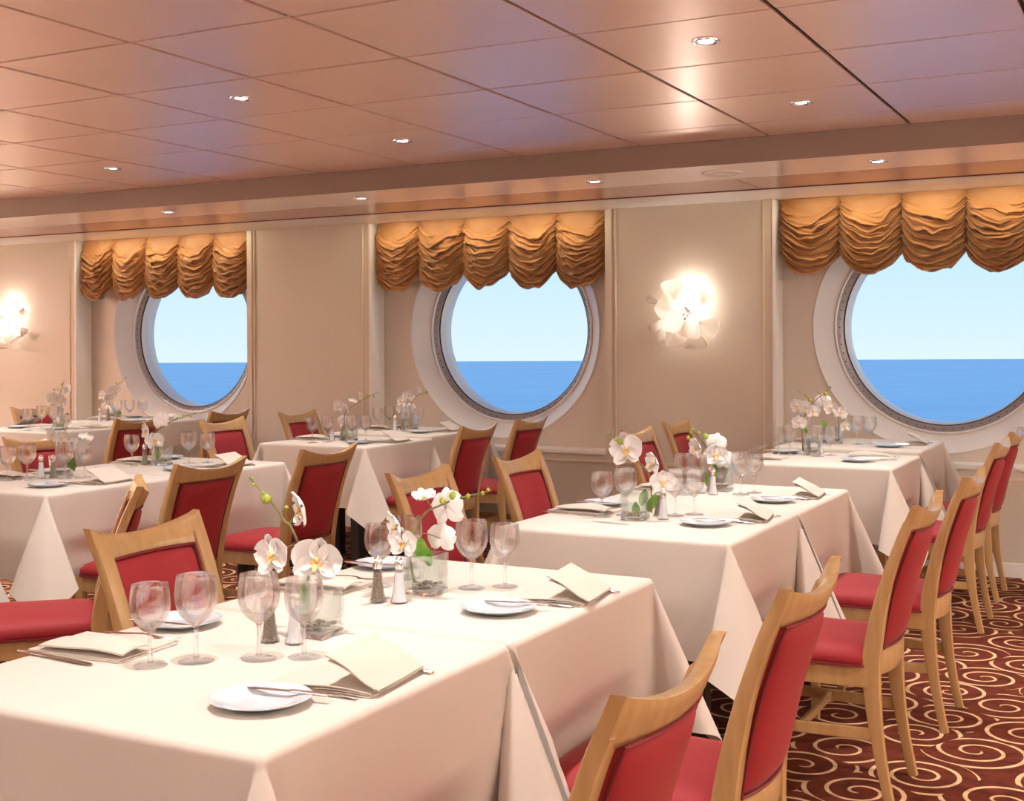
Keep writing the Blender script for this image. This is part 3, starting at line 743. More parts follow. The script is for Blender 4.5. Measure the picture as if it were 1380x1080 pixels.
    rings = [[(*seat_outline(k / N, g), z) for k in range(N)] for g, z in ((-0.006, 0.424), (0.0125, 0.4245), (0.0125, 0.431), (0.008, 0.432))]
    MB().sections(rings).build('seat_piping', M['piping'], root, auto=40)
    fr = MB()
    fr.box(-0.205, 0.205, 0.188, 0.211, 0.365, 0.424)
    for sg in (-1, 1):
        y0, y1 = -0.20, 0.20; x0, x1 = 0.186 * sg, 0.210 * sg
        fr.add([(x0 - 0.011, y0, 0.365), (x0 + 0.011, y0, 0.365), (x1 + 0.011, y1, 0.365), (x1 - 0.011, y1, 0.365), (x0 - 0.011, y0, 0.424), (x0 + 0.011, y0, 0.424), (x1 + 0.011, y1, 0.424), (x1 - 0.011, y1, 0.424)],
               [(0, 3, 2, 1), (4, 5, 6, 7), (0, 1, 5, 4), (1, 2, 6, 5), (2, 3, 7, 6), (3, 0, 4, 7)])
    fr.build('seat_frame', M['wood'], root, smooth=False)
    for sg in (-1, 1):
        l_ = MB(); rg = []
        for z, h in ((0.0, 0.014), (0.02, 0.0145), (0.36, 0.019), (0.424, 0.019)):
            cx, cy = 0.204 * sg, 0.193; rg.append([(cx + a * h, cy + b_ * h, z) for a, b_ in ((-1, -0.8), (-0.8, -1), (0.8, -1), (1, -0.8), (1, 0.8), (0.8, 1), (-0.8, 1), (-1, 0.8))])
        l_.sections(rg).build('leg', M['wood'], root, auto=40)
        MB().add([(sg * 0.180 - 0.008, -0.215, 0.205), (sg * 0.180 + 0.008, -0.215, 0.205), (sg * 0.204 + 0.008, 0.187, 0.205), (sg * 0.204 - 0.008, 0.187, 0.205),
                  (sg * 0.180 - 0.008, -0.215, 0.240), (sg * 0.180 + 0.008, -0.215, 0.240), (sg * 0.204 + 0.008, 0.187, 0.240), (sg * 0.204 - 0.008, 0.187, 0.240)],
                 [(0, 3, 2, 1), (4, 5, 6, 7), (0, 1, 5, 4), (1, 2, 6, 5), (2, 3, 7, 6), (3, 0, 4, 7)]).build('stretcher', M['wood'], root, bevel=0.003)
    MB().box(-0.19, 0.19, 0.0, 0.016, 0.208, 0.236).build('stretcher', M['wood'], root, bevel=0.003)
    return root
chair0 = chair_parts(); cf = [chair0]
for x, y, rz, lb in CH:
    c = cf.pop() if cf else copy_tree(chair0)
    c.location = (x, y, 0); c.rotation_euler = (0, 0, rz); tag(c, lb, 'chair', 'red upholstered dining chairs')
# ------------------------------------------------------------------ tableware prototypes
def make_glass():
    r_ = empty('wine_glass')
    pr = [(0.0052, 0.066), (0.0085, 0.070), (0.0185, 0.0775), (0.0290, 0.088), (0.0360, 0.100), (0.0396, 0.113), (0.0405, 0.125), (0.0398, 0.140), (0.0380, 0.153), (0.0362, 0.164)]
    inn = [(max(r1 - 0.0008, 0.0004), z1 + (0.0030 if i_ < 2 else 0.0012 if i_ < 4 else 0)) for i_, (r1, z1) in enumerate(pr)][1:][::-1]
    MB().lathe(pr + [(0.0357, 0.1648)] + inn + [(0.0004, 0.0722)], 40, cap0=True).build('bowl', M['crystal'], r_, auto=80)
    rm = MB(); P = []
    for k in range(40):
        a = 2 * PI * k / 40; P.append([((0.0362 + 0.0007 * math.cos(b)) * math.cos(a), (0.0362 + 0.0007 * math.cos(b)) * math.sin(a), 0.164 + 0.0007 * math.sin(b)) for b in (0, 1.57, 3.14, 4.71)])
    pass
    MB().lathe([(0.0062, 0.0065), (0.0046, 0.014), (0.0040, 0.030), (0.0040, 0.050), (0.0048, 0.062), (0.0062, 0.069)], 14, cap0=True, cap1=True).build('stem', M['crystal'], r_, auto=80)
    MB().lathe([(0.0330, 0.0004), (0.0340, 0.0016), (0.0330, 0.0026), (0.0220, 0.0040), (0.0110, 0.0056), (0.0062, 0.0085)], 40, cap0=True, cap1=True).build('foot', M['glass'], r_, auto=60)
    return r_
def make_plate():
    r_ = empty('side_plate')
    fn = lambda a, i: 1 + (0.018 if i in (5, 6, 7, 8, 9) else 0) * (0.5 + 0.5 * math.cos(12 * a)) * (1 if i in (6, 7, 8) else 0.6)
    MB().lathe([(0.0005, 0.003), (0.030, 0.003), (0.050, 0.0035), (0.056, 0.0065), (0.064, 0.0095), (0.078, 0.013), (0.0845, 0.0152), (0.086, 0.0150), (0.0845, 0.0134), (0.078, 0.0110), (0.060, 0.0050), (0.052, 0.0012), (0.047, 0.0), (0.0005, 0.0006)], 84, fn=fn).build('dish', M['china'], r_, auto=50)
    return r_
def knife_mb(L=0.20, k=1.0):
    b_ = MB(); ring_ = []
    for t_, wd, th, z in ((0, 0.003, 0.0015, 0.004), (0.01, 0.0055, 0.003, 0.004), (0.18, 0.0060, 0.0034, 0.0042), (0.40, 0.0046, 0.0028, 0.0045), (0.44, 0.0050, 0.0028, 0.0045), (0.48, 0.0070, 0.0012, 0.004), (0.80, 0.0092, 0.0009, 0.0035), (0.93, 0.0078, 0.0007, 0.003), (1.0, 0.0012, 0.0005, 0.003)):
        x = (t_ - 0.5) * L; ring_.append([(x, wd * k * math.cos(a), z + th * math.sin(a)) for a in [2 * PI * q / 10 for q in range(10)]])
    return b_.sections(ring_)
def fork_mb(L=0.19):
    b_ = MB(); ring_ = []
    for t_, wd, th, z in ((0, 0.004, 0.0012, 0.004), (0.02, 0.0075, 0.0016, 0.004), (0.25, 0.0055, 0.0018, 0.005), (0.55, 0.0028, 0.0018, 0.009), (0.66, 0.0030, 0.0016, 0.008), (0.72, 0.0095, 0.0010, 0.004), (0.80, 0.0118, 0.0009, 0.003)):
        x = (t_ - 0.5) * L; ring_.append([(x, wd * math.cos(a), z + th * math.sin(a)) for a in [2 * PI * q / 8 for q in range(8)]])
    b_.sections(ring_)
    for q in (-1.5, -0.5, 0.5, 1.5):
        y = q * 0.0062; x0 = 0.29 * L
        b_.tube([(x0, y, 0.003), (x0 + 0.02, y, 0.0035), (x0 + 0.04, y * 0.92, 0.0075)], [0.0016, 0.0015, 0.0008], 6)
    return b_
def spoon_mb(L=0.18):
    b_ = MB(); ring_ = []
    for t_, wd, th, z in ((0, 0.004, 0.0012, 0.004), (0.02, 0.0075, 0.0018, 0.004), (0.25, 0.0055, 0.0018, 0.005), (0.58, 0.0028, 0.0018, 0.009), (0.68, 0.0060, 0.0014, 0.0055), (0.78, 0.0160, 0.0012, 0.003), (0.88, 0.0185, 0.0012, 0.0025), (0.96, 0.0120, 0.0012, 0.004), (1.0, 0.002, 0.001, 0.006)):
        x = (t_ - 0.5) * L; ring_.append([(x, wd * math.cos(a), z + th * math.sin(a) + 0.12 * wd * abs(math.cos(a)) ** 2) for a in [2 * PI * q / 12 for q in range(12)]])
    return b_.sections(ring_)
def napkin_mesh(seed, lift=0.040, lean=1.0, W_=0.185, L_=0.225):
    """folded linen: a flat stack of layers with the outer third folded back into a raised flap; hinge along +x edge"""
    rnd = random.Random(seed); b_ = MB()
    def sheet(fx, fz, w0, w1, n=14, m_=8, th=0.0022):
        """closed slab swept from profile points fx,fz(t) with half widths w(t)"""
        T_, B_ = [], []
        for i in range(n + 1):
            t_ = i / n; x, z = fx(t_), fz(t_); a, c = w0(t_), w1(t_); rt, rb_ = [], []
            for j in range(m_ + 1):
                y = a + (c - a) * j / m_; wv = 0.0014 * math.sin(7 * t_ + 3 * j / m_ + seed)
                rt.append((x, y, z + th + wv)); rb_.append((x, y, z + wv))
            T_.append(rt); B_.append(rb_)
        nb = len(b_.v); b_.grid(T_); nB = len(b_.v); b_.grid(B_)
        idx = [(i, 0) for i in range(n + 1)] + [(n, j) for j in range(1, m_ + 1)] + [(i, m_) for i in range(n - 1, -1, -1)] + [(0, j) for j in range(m_ - 1, 0, -1)]
        g = lambda i, j: i * (m_ + 1) + j
        for k in range(len(idx)):
            p, q = idx[k], idx[(k + 1) % len(idx)]; b_.f.append((nb + g(*p), nb + g(*q), nB + g(*q), nB + g(*p)))
    hw = W_ / 2
    for k in range(3):                                        # flat layers, slightly slipped
        o = rnd.uniform(-0.004, 0.004)
        sheet(lambda t_: -L_ / 2 + 0.004 * k + (L_ - 0.01 - 0.004 * k) * t_, lambda t_: 0.0005 + 0.0029 * k + 0.004 * math.sin(PI * t_) * (k / 2), lambda t_: -hw + o, lambda t_: hw + o - 0.004 * k)
    # flap: starts at the hinge, rises towards the table centre
    FL = 0.118
    def fx(t_): return L_ / 2 - 0.004 + 0.005 * math.sin(PI * min(1, t_ * 5)) - FL * 0.86 * max(0, t_ - 0.04)
    def fz(t_): return 0.0095 + 0.056 * max(0.0, t_ - 0.03) + 0.004 * math.sin(PI * t_)
    for k in (0, 1):
        sheet(lambda t_: fx(t_) + 0.004 * k, lambda t_: fz(t_) * (1 - 0.16 * k) + 0.001, lambda t_: -hw + 0.001 + 0.004 * k, lambda t_: hw - 0.001 - 0.003 * k, th=0.0024)
    return b_
def napkin_soft(seed):
    """folded linen lying flat with a soft roll over its far half"""
    rnd = random.Random(seed); b_ = MB(); L_, W_ = 0.235, 0.17; hw = W_ / 2
    def sheet(x0, x1, y0, y1, zf, th=0.003, n=16, m_=10):
        T_, B_ = [], []
        for i in range(n + 1):
            rt, rb_ = [], []
            for j in range(m_ + 1):
                u, v = i / n, j / m_; z = zf(u, v); x = x0 + (x1 - x0) * u; y = y0 + (y1 - y0) * v
                rt.append((x, y, z + th)); rb_.append((x, y, z))
            T_.append(rt); B_.append(rb_)
        nb = len(b_.v); b_.grid(T_); nB = len(b_.v); b_.grid(B_)
        idx = [(i, 0) for i in range(n + 1)] + [(n, j) for j in range(1, m_ + 1)] + [(i, m_) for i in range(n - 1, -1, -1)] + [(0, j) for j in range(m_ - 1, 0, -1)]
        g = lambda i, j: i * (m_ + 1) + j
        for k in range(len(idx)):
            p, q = idx[k], idx[(k + 1) % len(idx)]; b_.f.append((nb + g(*p), nb + g(*q), nB + g(*q), nB + g(*p)))
    sheet(-L_ / 2, L_ / 2, -hw, hw, lambda u, v: 0.0005)
    sheet(-L_ / 2 + 0.004, L_ / 2 - 0.003, -hw + 0.004, hw - 0.002, lambda u, v: 0.0042 + 0.006 * math.sin(PI * u) * math.sin(PI * v) ** 0.5)
    sheet(-L_ / 2 - 0.003, L_ / 2 - 0.030, 0.004, hw - 0.002, lambda u, v: 0.0125 + 0.020 * math.sin(PI * (0.15 + 0.8 * u)) * math.sin(PI * (0.12 + 0.8 * v)) ** 0.8 + 0.001 * math.sin(9 * u + seed), th=0.0035)
    return b_
def make_shaker(content, name):
    r_ = empty(name)
    fn = lambda a, i: 1 + (0.10 if i < 3 else 0.05 if i < 5 else 0.02) * math.cos(8 * a)
    MB().lathe([(0.0185, 0.0), (0.0200, 0.003), (0.0160, 0.016), (0.0128, 0.040), (0.0108, 0.066), (0.0100, 0.082)], 48, cap0=True, fn=fn).build('body', M['shaker'], r_, auto=60)
    MB().lathe([(0.0165, 0.004), (0.0135, 0.016), (0.0112, 0.040), (0.0094, 0.062), (0.0090, 0.073)], 24, cap0=True, cap1=True, fn=lambda a, i: 1 + 0.07 * math.cos(8 * a)).build('contents', M[content], r_, auto=60)
    MB().lathe([(0.0108, 0.080), (0.0112, 0.090), (0.0112, 0.094), (0.0098, 0.101), (0.0065, 0.1065), (0.0030, 0.109), (0.0004, 0.1095)], 24, cap0=True).build('cap', M['chrome'], r_, auto=60)
    return r_
def make_vase():
    r_ = empty('glass_vase'); h, a, t_ = 0.098, 0.041, 0.0035
    def sq(s_, z, n=4, rr=0.006):
        out = []
        for q in range(4):
            cx, cy = [(1, 1), (-1, 1), (-1, -1), (1, -1)][q]
            for k in range(n + 1):
                an = PI / 2 * q + PI / 2 * k / n; out.append((cx * (s_ - rr) + rr * math.cos(an), cy * (s_ - rr) + rr * math.sin(an), z))
        return out
    MB().sections([sq(a - 0.004, 0.012), sq(a - t_ - 0.001, 0.015), sq(a - t_, h - 0.002), sq(a - t_ / 2, h), sq(a, h - 0.002), sq(a - 0.001, 0.012)], cap=False).build('walls', M['vase'], r_, auto=50)
    MB().sections([sq(a - 0.003, 0.0), sq(a - 0.001, 0.003), sq(a - 0.001, 0.011), sq(a - 0.004, 0.013)]).build('base', M['solidglass'], r_, auto=50)
    rnd = random.Random(4); b_ = MB()
    for k in range(34):
        x, y = rnd.uniform(-0.029, 0.029), rnd.uniform(-0.029, 0.029); z = 0.0185 + rnd.uniform(0, 0.007); rx = rnd.uniform(0.004, 0.0075)
        b_.lathe([(0.0003, -rx * 0.6), (rx * 0.75, -rx * 0.35), (rx, 0), (rx * 0.7, rx * 0.4), (0.0003, rx * 0.6)], 7, c=(x, y, z))
    tag(b_.build('pebbles', M['pebble'], r_, auto=60), kind='stuff')
    return r_
def petal_mesh(L_, W_, cup, tipw=0.3):
    P = []
    for i in range(11):
        t_ = i / 10; wd = W_ / 2 * (math.sin(PI * (0.06 + 0.90 * t_ ** 0.85)) ** 0.6); row = []
        if i == 10: wd = W_ * 0.08
        for j in range(9):
            s_ = 2 * j / 8 - 1
            row.append((s_ * wd, -cup * (s_ * s_) * W_ * 0.5 + 0.16 * L_ * math.sin(PI * t_) * 0.6 - 0.10 * L_ * t_ * t_ + 0.002 * math.sin(9 * t_ + 4 * s_), t_ * L_))
        P.append(row)
    return P
_pd = {}
def petal_data(kind):
    if kind not in _pd:
        b_ = MB().grid(petal_mesh(*{'round': (0.50, 0.66, 0.25), 'sepal': (0.48, 0.38, 0.30)}[kind]))
        me = bpy.data.meshes.new('petal'); me.from_pydata(b_.v, [], b_.f); me.materials.append(M['petal'])
        for p in me.polygons: p.use_smooth = True
        _pd[kind] = me
    return _pd[kind]
_lip = []
def lip_data():
    if not _lip:
        b_ = MB()
        b_.lathe([(0.0004, -0.06), (0.05, -0.03), (0.055, 0.02), (0.03, 0.06), (0.0004, 0.07)], 10, c=(0, -0.05, 0.03))
        for sg in (-1, 1):
            P = [[(sg * (0.03 + 0.10 * i / 5 + 0.02 * j), -0.05 - 0.05 * math.sin(PI * i / 5), -0.02 + 0.045 * j - 0.03 * i / 5) for j in (-1, 0, 1)] for i in range(6)]
            b_.grid(P)
        P = [[((j) * 0.05 * math.sin(PI * (0.2 + 0.7 * i / 6)), -0.06 - 0.10 * math.sin(PI * 0.5 * i / 6), -0.03 - 0.16 * i / 6) for j in (-1, 0, 1)] for i in range(7)]
        b_.grid(P)
        me = bpy.data.meshes.new('lip'); me.from_pydata(b_.v, [], b_.f); me.materials.append(M['lip'])
        for p in me.polygons: p.use_smooth = True
        _lip.append(me)
    return _lip[0]
def flower(parent, pos, size, facing, seed):
    """moth orchid flower: two round petals, three narrower sepals, yellow lip; local -y is the face"""
    rnd = random.Random(seed)
    o = link('flower', lip_data(), None, parent, pos); o.scale = (size,) * 3
    yaw, pit = {'f': (0.15, 0.15), 'l': (-0.75, 0.1), 's': (-1.0, 0.2), 'b': (2.6, 0.1), 'u': (0.3, -1.1)}[facing]
    o.rotation_euler = (pit + rnd.uniform(-0.15, 0.15), rnd.uniform(-0.25, 0.25), yaw + rnd.uniform(-0.2, 0.2))
    for kind, ang, tilt in (('sepal', 0, 0.05), ('sepal', 128, 0.12), ('sepal', -128, 0.12), ('round', 72, -0.10), ('round', -72, -0.10)):
        p = link('petal', petal_data(kind), None, o)
        p.matrix_local = Matrix.Rotation(math.radians(ang), 4, 'Y') @ Matrix.Rotation(tilt + rnd.uniform(-0.08, 0.08) + (0.28 if facing == 'u' else 0), 4, 'X') @ Matrix.Translation((0, -0.012 if kind == 'round' else 0.012, 0.015))
    return o
def orchid(key, d, label):
    """spray standing in the vase; the spray spreads in one upright plane"""
    root = tag(empty('orchid_spray', d['base'], YAW), label, 'flower', 'white orchid sprays in the vases')
    rnd = random.Random(hash(key) % 999 if False else sum(map(ord, key)))
    lean = rnd.uniform(-0.1, 0.1)
    dep = lambda x, z: lean * max(0, z - 0.08) + 0.0
    st = [Vector((x, dep(x, z), max(z, 0.022))) for x, z in d['st']]
    sp_ = spline(st, 6)
    MB().tube(sp_, [0.0036 - 0.0020 * i / len(sp_) for i in range(len(sp_))], 8).build('stem', M['stem'], root)
    def near(p): return min(sp_, key=lambda q: (q - p).length)
    tw = MB()
    for i, (x, z, s_, fc) in enumerate(d['fl']):
        off = -0.018 if fc in ('f', 'l', 'u') else 0.012
        p = Vector((x, dep(x, z) + off, z)); flower(root, p, s_ * 1.32, fc, i + len(key) * 7)
        q = near(p); tw.tube([q, q.lerp(p, 0.5) + Vector((0, 0, 0.006)), p], 0.0011, 6)
    for x, z, r_ in d['bu']:
        p = Vector((x, dep(x, z), z)); q = near(p)
        tw.tube([q, p], 0.0009, 6)
        MB().lathe([(0.0004, -r_), (r_ * 0.75, -r_ * 0.65), (r_, 0.0), (r_ * 0.8, r_ * 0.6), (0.0004, r_ * 1.15)], 12).build('bud', M['bud'], root, auto=80, loc=p)
    tag(tw.build('twigs', M['stem'], root), kind='stuff')
    for i, (x, z, s_) in enumerate(d['le']):
        P = []
        tilt = rnd.uniform(-0.5, 0.5)
        for a in range(9):
            t_ = a / 8; wd = s_ * 0.36 * math.sin(PI * (0.05 + 0.95 * t_)) ** 0.8
            P.append([(x + tilt * s_ * t_ + wd * c, 0.004 - abs(c) * wd * 0.3 + i * 0.006, z - s_ * 0.7 + s_ * 1.3 * t_) for c in (-1, -0.5, 0, 0.5, 1)])
        o = MB().grid(P).build('leaf', M['leaf'], root, auto=180, fix=False)
    return root
ORCH = {
 'A': dict(base=(-1.58, 2.12, 0.786), st=[(-0.0187, 0.0083), (-0.0206, 0.1521), (-0.0393, 0.1913), (-0.0561, 0.2286), (-0.0691, 0.2398), (-0.0934, 0.2753), (-0.142, 0.3313)], fl=[(-0.0897, 0.167, 0.073, 'l'), (0.0018, 0.1577, 0.081, 'f'), (-0.0355, 0.2585, 0.068, 's')], bu=[(-0.1054, 0.2839, 0.0116), (-0.0635, 0.266, 0.0054), (-0.1121, 0.2977, 0.0039), (-0.1326, 0.3153, 0.0043), (-0.1345, 0.3276, 0.0039)], le=[(-0.0262, 0.0867, 0.034)]),
 'B': dict(base=(-1.61, 2.6, 0.786), st=[(-0.0295, 0.0243), (-0.0396, 0.0881), (-0.0312, 0.1452), (-0.0194, 0.172), (0.0041, 0.2006), (0.0343, 0.214), (0.0611, 0.2258), (0.1014, 0.2375), (0.135, 0.2442), (0.1619, 0.2526)], fl=[(-0.0026, 0.2358, 0.047, 'u'), (0.0477, 0.2056, 0.08, 'b'), (-0.0748, 0.1553, 0.073, 's'), (0.0343, 0.1318, 0.062, 'b'), (-0.053, 0.125, 0.062, 'l')], bu=[(0.0679, 0.2375, 0.0118), (0.041, 0.2258, 0.0082), (0.1031, 0.2375, 0.0063), (0.1384, 0.2442, 0.0054), (0.1518, 0.2526, 0.0045)], le=[(-0.011, 0.1083, 0.047), (0.0074, 0.0915, 0.04)]),
 'C': dict(base=(-1.64, 4.02, 0.786), st=[(0.0563, 0.0155), (0.0538, 0.1219), (0.0393, 0.1703), (0.0055, 0.2017), (-0.0235, 0.2428), (-0.0622, 0.2743), (-0.1009, 0.3105)], fl=[(-0.0308, 0.2428, 0.098, 'l'), (0.0635, 0.1896, 0.072, 's'), (0.0925, 0.1316, 0.067, 'f')], bu=[(-0.0535, 0.2694, 0.0116), (-0.0695, 0.2767, 0.0051), (-0.0961, 0.3009, 0.0039)], le=[(0.0224, 0.0784, 0.046), (0.0466, 0.059, 0.051), (0.0055, 0.0348, 0.041)]),
 'D': dict(base=(-1.64, 4.96, 0.786), st=[(-0.0383, 0.0044), (-0.0469, 0.1025), (-0.0556, 0.1544), (-0.0671, 0.189), (-0.0959, 0.2265), (-0.1363, 0.2697)], fl=[(-0.021, 0.1948, 0.067, 'b'), (-0.1017, 0.1746, 0.073, 's'), (-0.0267, 0.1486, 0.073, 'f'), (0.0079, 0.1256, 0.073, 'b')], bu=[(-0.0642, 0.2236, 0.0129), (-0.1363, 0.219, 0.0092), (-0.0919, 0.2398, 0.0067), (-0.1179, 0.2536, 0.0061), (-0.1265, 0.2398, 0.0055)], le=[(-0.0567, 0.0679, 0.073)]),
 'E': dict(base=(-1.73, 6.79, 0.786), st=[(-0.0525, 0.021), (-0.0525, 0.1757), (-0.0118, 0.2571), (0.0289, 0.306), (0.0696, 0.3345), (0.1021, 0.367)], fl=[(-0.077, 0.2653, 0.064, 's'), (-0.0363, 0.2571, 0.068, 'l'), (0.0004, 0.2368, 0.06, 'f'), (0.0614, 0.2897, 0.068, 'b'), (-0.0729, 0.1757, 0.064, 'l')], bu=[(0.0736, 0.332, 0.012), (-0.0118, 0.2978, 0.01), (-0.0363, 0.3239, 0.006), (-0.0705, 0.3467, 0.006), (0.0313, 0.3467, 0.0072), (0.1021, 0.367, 0.006)], le=[(-0.0322, 0.1391, 0.036)]),
 'F': dict(base=(-1.73, 7.3, 0.81), st=[(0.0233, -0.0036), (0.0277, 0.084), (0.0233, 0.1453), (0.0014, 0.189), (-0.0248, 0.2153)], fl=[(-0.0205, 0.2065, 0.065, 'l'), (0.0321, 0.1803, 0.065, 'f'), (0.054, 0.1365, 0.065, 's'), (0.0583, 0.1015, 0.052, 'f')], bu=[(-0.0336, 0.2241, 0.0078)], le=[(-0.0555, 0.119, 0.039)]),
 'L1a': dict(base=(-4.61, 4.2, 0.786), st=[(0.0602, 0.0188), (0.0602, 0.1001), (0.037, 0.1698), (0.0195, 0.2046)], fl=[(-0.0356, 0.193, 0.063, 'l'), (0.0079, 0.1814, 0.059, 'f'), (0.0834, 0.1465, 0.066, 'f'), (0.1183, 0.1727, 0.056, 'u')], bu=[(0.0021, 0.2424, 0.007), (0.0282, 0.2627, 0.007)], le=[(0.0573, 0.0652, 0.056)]),
 'L3a': dict(base=(-7.2, 6.55, 0.8), st=[(0.0034, -0.006), (0.0125, 0.1209), (0.0079, 0.2388), (0.0215, 0.3022), (0.0397, 0.3475)], fl=[(-0.0374, 0.2116, 0.082, 'f'), (-0.0736, 0.1617, 0.071, 's'), (0.0351, 0.2025, 0.071, 'l'), (-0.0147, 0.1209, 0.082, 'f'), (0.0351, 0.0575, 0.076, 'f'), (-0.0147, 0.2841, 0.06, 's'), (0.0533, 0.2841, 0.065, 'b')], bu=[(-0.0374, 0.2841, 0.0082), (0.0215, 0.3203, 0.0109), (-0.0646, 0.0847, 0.0082), (0.0533, 0.1028, 0.0098)], le=[(-0.0057, 0.0303, 0.054)]),
 'L3b': dict(base=(-7.75, 7.6, 0.81), st=[(0.0427, 0.0175), (-0.0085, 0.0789), (-0.0187, 0.1404), (0.0325, 0.253), (0.1144, 0.3246)], fl=[(-0.075, 0.1813, 0.074, 'l'), (-0.0187, 0.1506, 0.074, 'f'), (0.0222, 0.2223, 0.086, 'f'), (0.1093, 0.2837, 0.061, 's'), (-0.0648, 0.0892, 0.061, 'b')], bu=[(0.0325, 0.2786, 0.0098), (0.1123, 0.3246, 0.0074)], le=[(0.0632, 0.038, 0.055)]),
 'L1b': dict(base=(-4.57, 4.82, 0.786), st=[(-0.0216, 0.006), (-0.0326, 0.0886), (-0.0299, 0.1657), (0.0334, 0.2125), (0.1105, 0.2455), (0.1766, 0.2648)], fl=[(-0.0822, 0.1712, 0.072, 's'), (-0.0299, 0.1271, 0.076, 'f'), (-0.0106, 0.2263, 0.076, 'b'), (0.061, 0.2455, 0.038, 'u')], bu=[(0.1133, 0.2483, 0.0076), (0.0775, 0.2428, 0.0076), (0.1491, 0.2483, 0.0049)], le=[(-0.0216, 0.061, 0.053)]),
 'L2a': dict(base=(-4.66, 6.6, 0.786), st=[(-0.0119, 0.0157), (-0.0334, 0.1019), (-0.0248, 0.1795), (0.0313, 0.2269), (0.1175, 0.2787), (0.1865, 0.3089)], fl=[(-0.0636, 0.2183, 0.071, 'l'), (-0.0205, 0.2011, 0.062, 's'), (0.0226, 0.2468, 0.048, 'u'), (0.0744, 0.283, 0.052, 's'), (-0.0464, 0.1278, 0.057, 'b')], bu=[(0.1175, 0.283, 0.0105), (0.1563, 0.283, 0.0067)], le=[(-0.0291, 0.0415, 0.057)]),
 'L2b': dict(base=(-4.77, 7.5, 0.8), st=[(-0.007, 0.0042), (-0.0118, 0.0996), (0.0026, 0.1759), (0.0502, 0.2379), (0.1217, 0.2598)], fl=[(-0.0547, 0.1949, 0.068, 'l'), (-0.0594, 0.1473, 0.058, 'f'), (-0.0118, 0.2379, 0.068, 'f'), (0.0645, 0.2808, 0.047, 's'), (-0.007, 0.1425, 0.068, 'b')], bu=[(0.117, 0.2617, 0.0126), (0.0312, 0.2474, 0.0084)], le=[]),
}
# ------------------------------------------------------------------ laying the tables
PROTO = {}
def place(kind, make, loc, rz=0.0, scale=1.0, label=None, cat=None, group=None):
    if kind not in PROTO: o = make(); PROTO[kind] = o
    else: o = copy_tree(PROTO[kind])
    o.location = loc; o.rotation_euler = (0, 0, rz); o.scale = (scale,) * 3
    tag(o, label, cat, group); return o
MESHP = {}
def place_mesh(kind, name, mb, material, loc, rz, label, cat, group, rx=0.0):
    if kind not in MESHP:
        o = mb().build(name, material, auto=40); MESHP[kind] = o
    else:
        o = MESHP[kind].copy(); COL.objects.link(o); o.name = name
    o.location = loc; o.rotation_euler = (rx, 0, rz); tag(o, label, cat, group); return o
# glasses: table -> list of (x, y, scale, which)
GL = {
 'A': [(-1.71, 1.77, 0.96, 'front left glass'), (-1.655, 1.835, 1.03, 'second glass from the left'), (-1.56, 1.905, 1.02, 'larger right-hand glass'), (-1.49, 1.955, 0.96, 'glass before the vase')],
 'B': [(-1.54, 2.70, 1.04, 'larger glass right of the vase'), (-1.475, 2.755, 0.97, 'rightmost glass'), (-1.76, 2.62, 0.97, 'glass left of the shakers'), (-1.755, 2.74, 1.0, 'glass hidden behind the orchid')],
 'C': [(-1.77, 4.03, 0.97, 'leftmost glass'), (-1.71, 4.10, 1.02, 'second glass from the left'), (-1.55, 4.17, 1.0, 'third glass from the left'), (-1.50, 4.23, 0.97, 'rightmost glass')],
 'D': [(-1.53, 4.87, 1.05, 'larger right glass'), (-1.50, 4.95, 0.97, 'smaller right glass'), (-1.73, 4.76, 1.02, 'left glass'), (-1.70, 4.84, 0.97, 'glass left of the orchid')],
 'E': [(-1.88, 6.66, 0.97, 'leftmost glass'), (-1.84, 6.74, 1.02, 'second glass from the left'), (-1.68, 6.71, 1.02, 'third glass from the left'), (-1.63, 6.78, 0.97, 'rightmost glass')],
 'F': [(-1.60, 7.30, 1.02, 'left glass of the right-hand two'), (-1.54, 7.362, 0.97, 'right glass of the right-hand two'), (-1.90, 7.32, 1.0, 'glass behind the orchid')],
 'L1a': [(-4.68, 3.95, 0.97, 'leftmost glass'), (-4.62, 4.01, 1.02, 'second glass from the left'), (-4.50, 4.12, 1.04, 'glass left of the vase'), (-4.46, 4.20, 0.97, 'glass before the vase')],
 'L1b': [(-4.68, 4.72, 0.98, 'leftmost glass'), (-4.50, 4.94, 1.03, 'larger right glass'), (-4.435, 5.01, 0.97, 'smaller right glass')],
 'L2a': [(-4.76, 6.34, 0.97, 'leftmost glass'), (-4.71, 6.43, 1.02, 'second glass from the left'), (-4.57, 6.50, 1.03, 'glass before the vase'), (-4.55, 6.62, 0.98, 'rightmost glass')],
 'L2b': [(-4.91, 7.29, 0.97, 'leftmost glass'), (-4.865, 7.375, 1.02, 'second glass from the left'), (-4.69, 7.31, 1.02, 'glass before the orchid'), (-4.64, 7.40, 0.97, 'rightmost glass')],
 'L3a': [(-7.20, 6.26, 0.97, 'leftmost glass'), (-7.30, 6.47, 1.02, 'second glass from the left'), (-7.14, 6.44, 1.0, 'glass right of the orchid')],
 'L3b': [(-7.32, 7.23, 1.0, 'glass beside the orchid'), (-7.24, 7.28, 1.02, 'middle glass'), (-7.18, 7.36, 0.97, 'rightmost glass')],
}
for k, L_ in GL.items():
    tx, ty, dz, wl, ph = TABLES[k]
    for x, y, s_, wh in L_:
        place('wine_glass', make_glass, (x, y, TZ + dz + 0.0005), random.uniform(0, 6), s_ * 0.985, 'empty clear wine glass, %s on the %s' % (wh, ph), 'wine glass', 'empty wine glasses')
